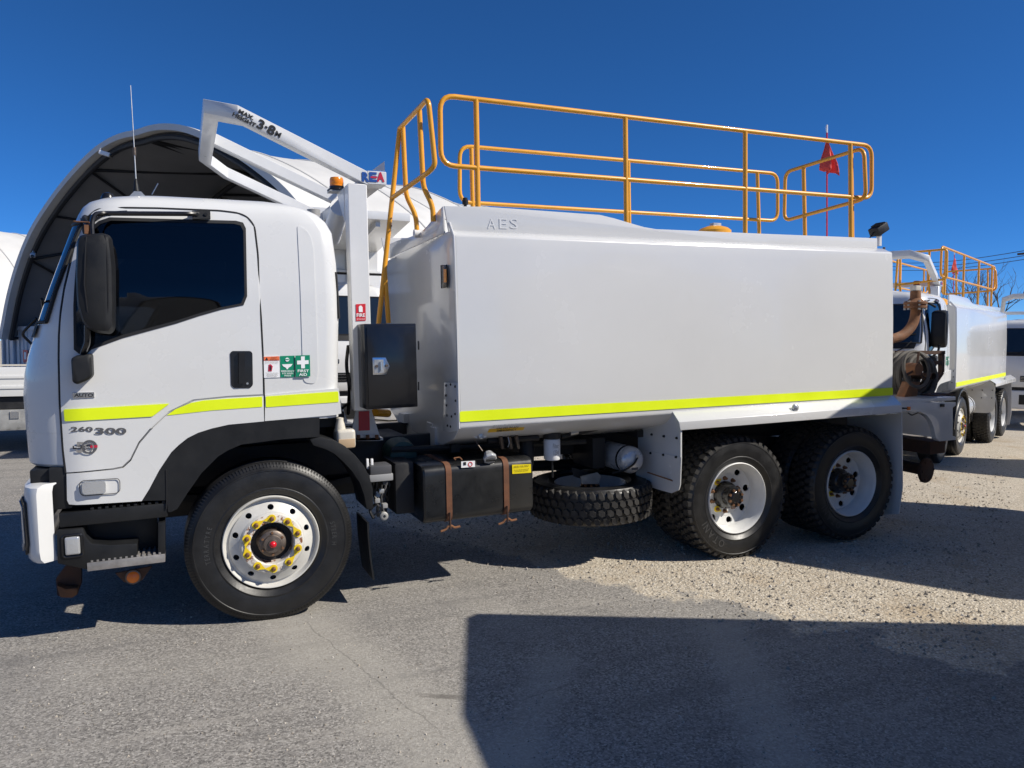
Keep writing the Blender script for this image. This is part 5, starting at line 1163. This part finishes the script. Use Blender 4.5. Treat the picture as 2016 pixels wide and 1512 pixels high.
def dense(p, n=3):
    out = []
    for a, b in zip(p, p[1:]):
        for k in range(n): out.append((a[0]+(b[0]-a[0])*k/n, a[1]+(b[1]-a[1])*k/n))
    return out+[p[-1]]
def smooth_prof(p, it=3):
    for _ in range(it):
        q = [p[0]]
        for a, b in zip(p, p[1:]): q += [(a[0]*.75+b[0]*.25, a[1]*.75+b[1]*.25), (a[0]*.25+b[0]*.75, a[1]*.25+b[1]*.75)]
        p = q+[p[-1]]
    return p
_zb = PROF[0][1]; PR = [(y*1.012, _zb+(z-_zb)*.955) for y, z in smooth_prof(PROF, 2)]
def shelter(label, L_=17.0, bay=4.25):
    s = thing('dome_shelter', label, 'shelter', group=None); n = len(PR); nx = 33
    zb = PR[0][1]; zt = max(z for y, z in PR)
    def sheet(sc, sag, x0=0):
        vs = []; 
        for i in range(nx):
            x = x0+L_*i/(nx-1); f = abs(math.sin(math.pi*x/bay))
            for y, z in PR:
                k = sc-sag*f*((z-zb)/(zt-zb))**.5; vs.append((x, y*k, zb+(z-zb)*k))
        return vs, [(i*n+j, (i+1)*n+j, (i+1)*n+j+1, i*n+j+1) for i in range(nx-1) for j in range(n-1)]
    MB().add(*sheet(1, .030)).build('membrane', fab, s)
    MB().add(*sheet(.982, .030)).build('shaded_fabric', shaded_fabric, s)
    rim = [[Vector((x, y*k, zb+(z-zb)*k)) for x, k in ((-.06, 1.006), (.16, 1.006), (.16, .978), (-.06, .978))] for y, z in PR]
    MB().loft(rim).build('arch_rim', fab, s)
    MB().add([(L_-.05, y*.98, zb+(z-zb)*.98) for y, z in PR], [tuple(range(n))]).build('end_wall', shaded_fabric, s)
    for k in range(1, 8):                      # welded panel seams
        x = k*bay/2; f = abs(math.sin(math.pi*x/bay)); pts = [Vector((x, y*(1.002-.03*f*((z-zb)/(zt-zb))**.5), zb+(z-zb)*(1.002-.03*f*((z-zb)/(zt-zb))**.5))) for y, z in PR]
        MB().tube(pts, .022, 5).build('membrane_seam', fab, s)
    J = [int(round(t*(n-1)/12)) for t in range(13)]
    P = lambda x, j, k=.965: Vector((x, PR[j][0]*k, zb+(PR[j][1]-zb)*k))
    for x in (.15, bay, 2*bay, 3*bay): MB().tube([P(x, j, .955) for j in range(n)], .08, 8).build('rib', truss, s)
    for b in range(3):
        x0, x1 = (.15, bay, 2*bay)[b], (bay, 2*bay, 3*bay)[b]
        for i in range(12):
            a, c = (P(x0, J[i]), P(x1, J[i+1])) if i % 2 == 0 else (P(x1, J[i]), P(x0, J[i+1]))
            MB().tube([a, c], .042, 6).build('brace', truss, s)
        for i in (3, 6, 9): MB().tube([P(x0, J[i]), P(x1, J[i])], .035, 6).build('purlin', truss, s)
    s.matrix_world = Matrix.Translation(A0_) @ Matrix.Rotation(math.atan2(U2.y, U2.x), 4, 'Z')
    return s
sh1 = shelter('white fabric dome shelter with an open arched end and dark steel trusses inside')
def cctv(t, x, dy, label, cat='camera'):
    y, z = arch_px(*t); c = thing('security_camera', label, cat)
    MB().box((0, 0, 0), (.13, .28, .11), Matrix.Rotation(R(15), 3, 'X')).build('housing', M['swhite'], c, .02)
    MB().tube([(0, .08, .04), (0, .12, .13)], .03, 8).build('bracket', M['steel'], c)
    MB().lathe([(.0005, -.02), (.05, -.015), (.05, .02)], (0, -.17, -.045), 'Y', 16).build('lens', M['gloss'], c)
    c.matrix_world = Matrix.Translation(A0_+P2*y+UZ*z-U2*.1) @ Matrix.Rotation(math.atan2(U2.y, U2.x), 4, 'Z') @ Matrix.Rotation(R(dy), 4, 'Z')
cctv((214, 304), 0, 40, 'white security camera under the crown of the dome arch')
cctv((72, 503), 0, -30, 'white security camera low on the dome arch')
sh2 = thing('dome_shelter', 'plain white fabric dome shelter standing behind the one with the open arch', 'shelter')
clone(sh1, sh2, {'membrane', 'membrane_seam', 'shaded_fabric', 'arch_rim', 'end_wall', 'rib'})
sh2.matrix_world = Matrix.Translation((-17.5, 33.2, 0)) @ Matrix.Rotation(math.atan2(U2.y, U2.x), 4, 'Z')
cont = mat('container_white', (.55, .57, .60), .5, var=.08, vscale=1.2, c2=(.26, .20, .16), c2scale=2.5, c2pos=.66, c2w=.08)
def container(label, x, y, sign=False):
    c = thing('shipping_container', label, 'container'); W, H, L_ = 2.44, 2.2, 6.06
    for yy in (0, W):
        pts = []; n = 22
        for k in range(n):
            x0 = .12+(L_-.24)*k/n; d = (L_-.24)/n; o = .035 if yy == 0 else -.035
            pts += [(x0, yy+o), (x0+d*.25, yy+o), (x0+d*.37, yy), (x0+d*.75, yy), (x0+d*.87, yy+o)]
        pts.append((L_-.12, yy+(.035 if yy == 0 else -.035)))
        MB().add([(a, b, z) for a, b in pts for z in (.12, H-.1)], [(2*i, 2*i+2, 2*i+3, 2*i+1) for i in range(len(pts)-1)]).build('side_wall', cont, c, smooth=0)
    for k in (0, 1):
        d = MB().bx(.02, .06, .1+1.12*k, 1.20+1.12*k, .16, H-.12).build('door', cont, c, .006)
        for yy in (.35, .85): MB().tube([(0, .1+1.12*k+yy, .15), (0, .1+1.12*k+yy, H-.1)], .02, 8).build('lock_rod', M['steel'], d)
        for j in range(4): MB().bx(.0, .03, .16+1.12*k+.26*j, .30+1.12*k+.26*j, .3, H-.3).build('door_rib', cont, d)
    for yy in (0, W):
        for xx in (0, L_): MB().bx(xx-.05, xx+.08, yy-.06, yy+.06, 0, H).build('corner_post', cont, c, .01)
    for z in (.06, H-.06):
        for yy in (0, W): MB().bx(.0, L_, yy-.05, yy+.05, z-.06, z+.06).build('side_rail', cont, c)
        for xx in (.0, L_): MB().bx(xx-.04, xx+.06, 0, W, z-.06, z+.06).build('end_rail', cont, c)
    MB().bx(0, L_, .02, W-.02, H-.04, H).build('roof', cont, c); MB().bx(L_-.04, L_, 0, W, .1, H-.1).build('end_wall', cont, c)
    MB().bx(0, L_, .05, W-.05, .10, .16).build('floor', cont, c)
    if sign:
        s_ = MB().bx(-.055, -.045, 1.42, 1.72, 1.05, 1.45).build('fire_sign', M['sred'], c); MB().bx(-.060, -.056, 1.50, 1.64, 1.15, 1.38).build('fire_sign_symbol', M['swhite'], s_)
    c.matrix_world = Matrix.Translation(A0_+U2*x+P2*y) @ Matrix.Rotation(math.atan2(U2.y, U2.x), 4, 'Z')
    return c
container('pale container with a red fire sign on its doors under the open arch', .4, HW-2.3, True)
container('pale container left of the one with the fire sign, beyond the tray truck', 1.2, HW+.35)
container('pale container next in line behind the one with the fire sign', 6.7, HW-2.3)
container('pale container under the dome edge nearer the trucks', .4, -HW-.3)
# ------------------------------------------------------------------ bare tree and power lines beyond the trucks
bark = mat('bare_bark', (.10, .075, .055), .9, var=.3, vscale=3)
def bare_tree(label, x, y, h, seed):
    rng = random.Random(seed); t = thing('bare_tree', label, 'tree', (x, y, gz(x))); mb = MB()
    def grow(p, d, L_, r, lv, out):
        pts = [p]; q = p.copy(); dd = d.copy()
        for k in range(4):
            dd = (dd+Vector((rng.uniform(-.22, .22), rng.uniform(-.22, .22), rng.uniform(-.05, .16)))).normalized(); q = q+dd*L_/4; pts.append(q.copy())
        out.tube(pts, [r*(1-.14*k) for k in range(5)], 5 if lv > 1 else 8)
        if lv >= 5: return
        for k in range(3 if lv < 3 else 2+(rng.random() < .6)):
            i = rng.choice((2, 3, 4, 4)); ax = Vector((rng.uniform(-1, 1), rng.uniform(-1, 1), rng.uniform(-.1, .6))).normalized()
            grow(pts[i], (dd*.8+ax*.75).normalized(), L_*rng.uniform(.62, .8), r*.55, lv+1, out)
    tr_ = MB(); tr_.tube([(0, 0, -.1), (.05, 0, h*.12), (.0, .05, h*.25)], [h*.024, h*.019, h*.016], 8); tr_.build('trunk', bark, t)
    for k in range(4):
        a = k*1.6+.4; grow(Vector((0, .05, h*(.2+.02*k))), Vector((math.cos(a)*.6, math.sin(a)*.6, .8)).normalized(), h*.24, h*.010, 1, mb)
    mb.build('crown', bark, t); return t
d = TW.to_3x3() @ _dir(1932, 600); d.z = 0; d.normalize(); o = TW @ CP
p = o+d*48; bare_tree('leafless tree with thin spreading branches behind the parked trucks', p.x, p.y, 8.2, 5)
def wire_pt(px, py, r): 
    d = TW.to_3x3() @ _dir(px, py); return o+d*(r/math.hypot(d.x, d.y))
for k, ((xa, ya), (xb, yb)) in enumerate((((1740, 517), (2040, 489.5)), ((1740, 524), (2040, 499.5)), ((1740, 531), (2040, 507)))):
    a, b = wire_pt(xa, ya, 75+k), wire_pt(xb, yb, 55+k); pts = [a+(b-a)*(i/12)-UZ*(.35*math.sin(math.pi*i/12)) for i in range(13)]
    e = MB().tube(pts, .022, 5).build('power_line', M['cable']); tag(e, ('uppermost', 'middle', 'lowest')[k]+' of the three power lines strung behind the trucks', 'power line', 'power lines')
for (px, r), nm in (((2040, 56), 'timber power pole at the near end of the power lines'), ((1740, 76), 'timber power pole at the far end of the power lines')):
    q = wire_pt(px, 500, r); t = thing('power_pole', nm, 'pole', (q.x, q.y, gz(q.x)))
    top = q.z+.6-gz(q.x); MB().tube([(0, 0, 0), (0, 0, top)], [.16, .11], 10).build('pole', bark, t); MB().box((0, 0, top-.5), (.12, 2.2, .12)).build('cross_arm', bark, t)

# across the yard, behind the camera
sh3 = thing('dome_shelter', 'white fabric dome shelter across the yard behind the camera', 'shelter')
clone(sh1, sh3, {'membrane', 'membrane_seam', 'shaded_fabric', 'arch_rim', 'end_wall', 'rib'})
sh3.matrix_world = Matrix.Translation((-16, -34, 0)) @ Matrix.Rotation(R(20), 4, 'Z')
lp = thing('light_pole', 'tall steel light pole across the yard behind the camera', 'light pole', (-6.5, -21, 0))
MB().tube([(0, 0, 0), (0, 0, 8.5)], [.11, .06], 10).build('pole', M['steel'], lp); MB().box((0, 0, 8.5), (1.6, .2, .12)).build('lamp_head', M['plastic'], lp)
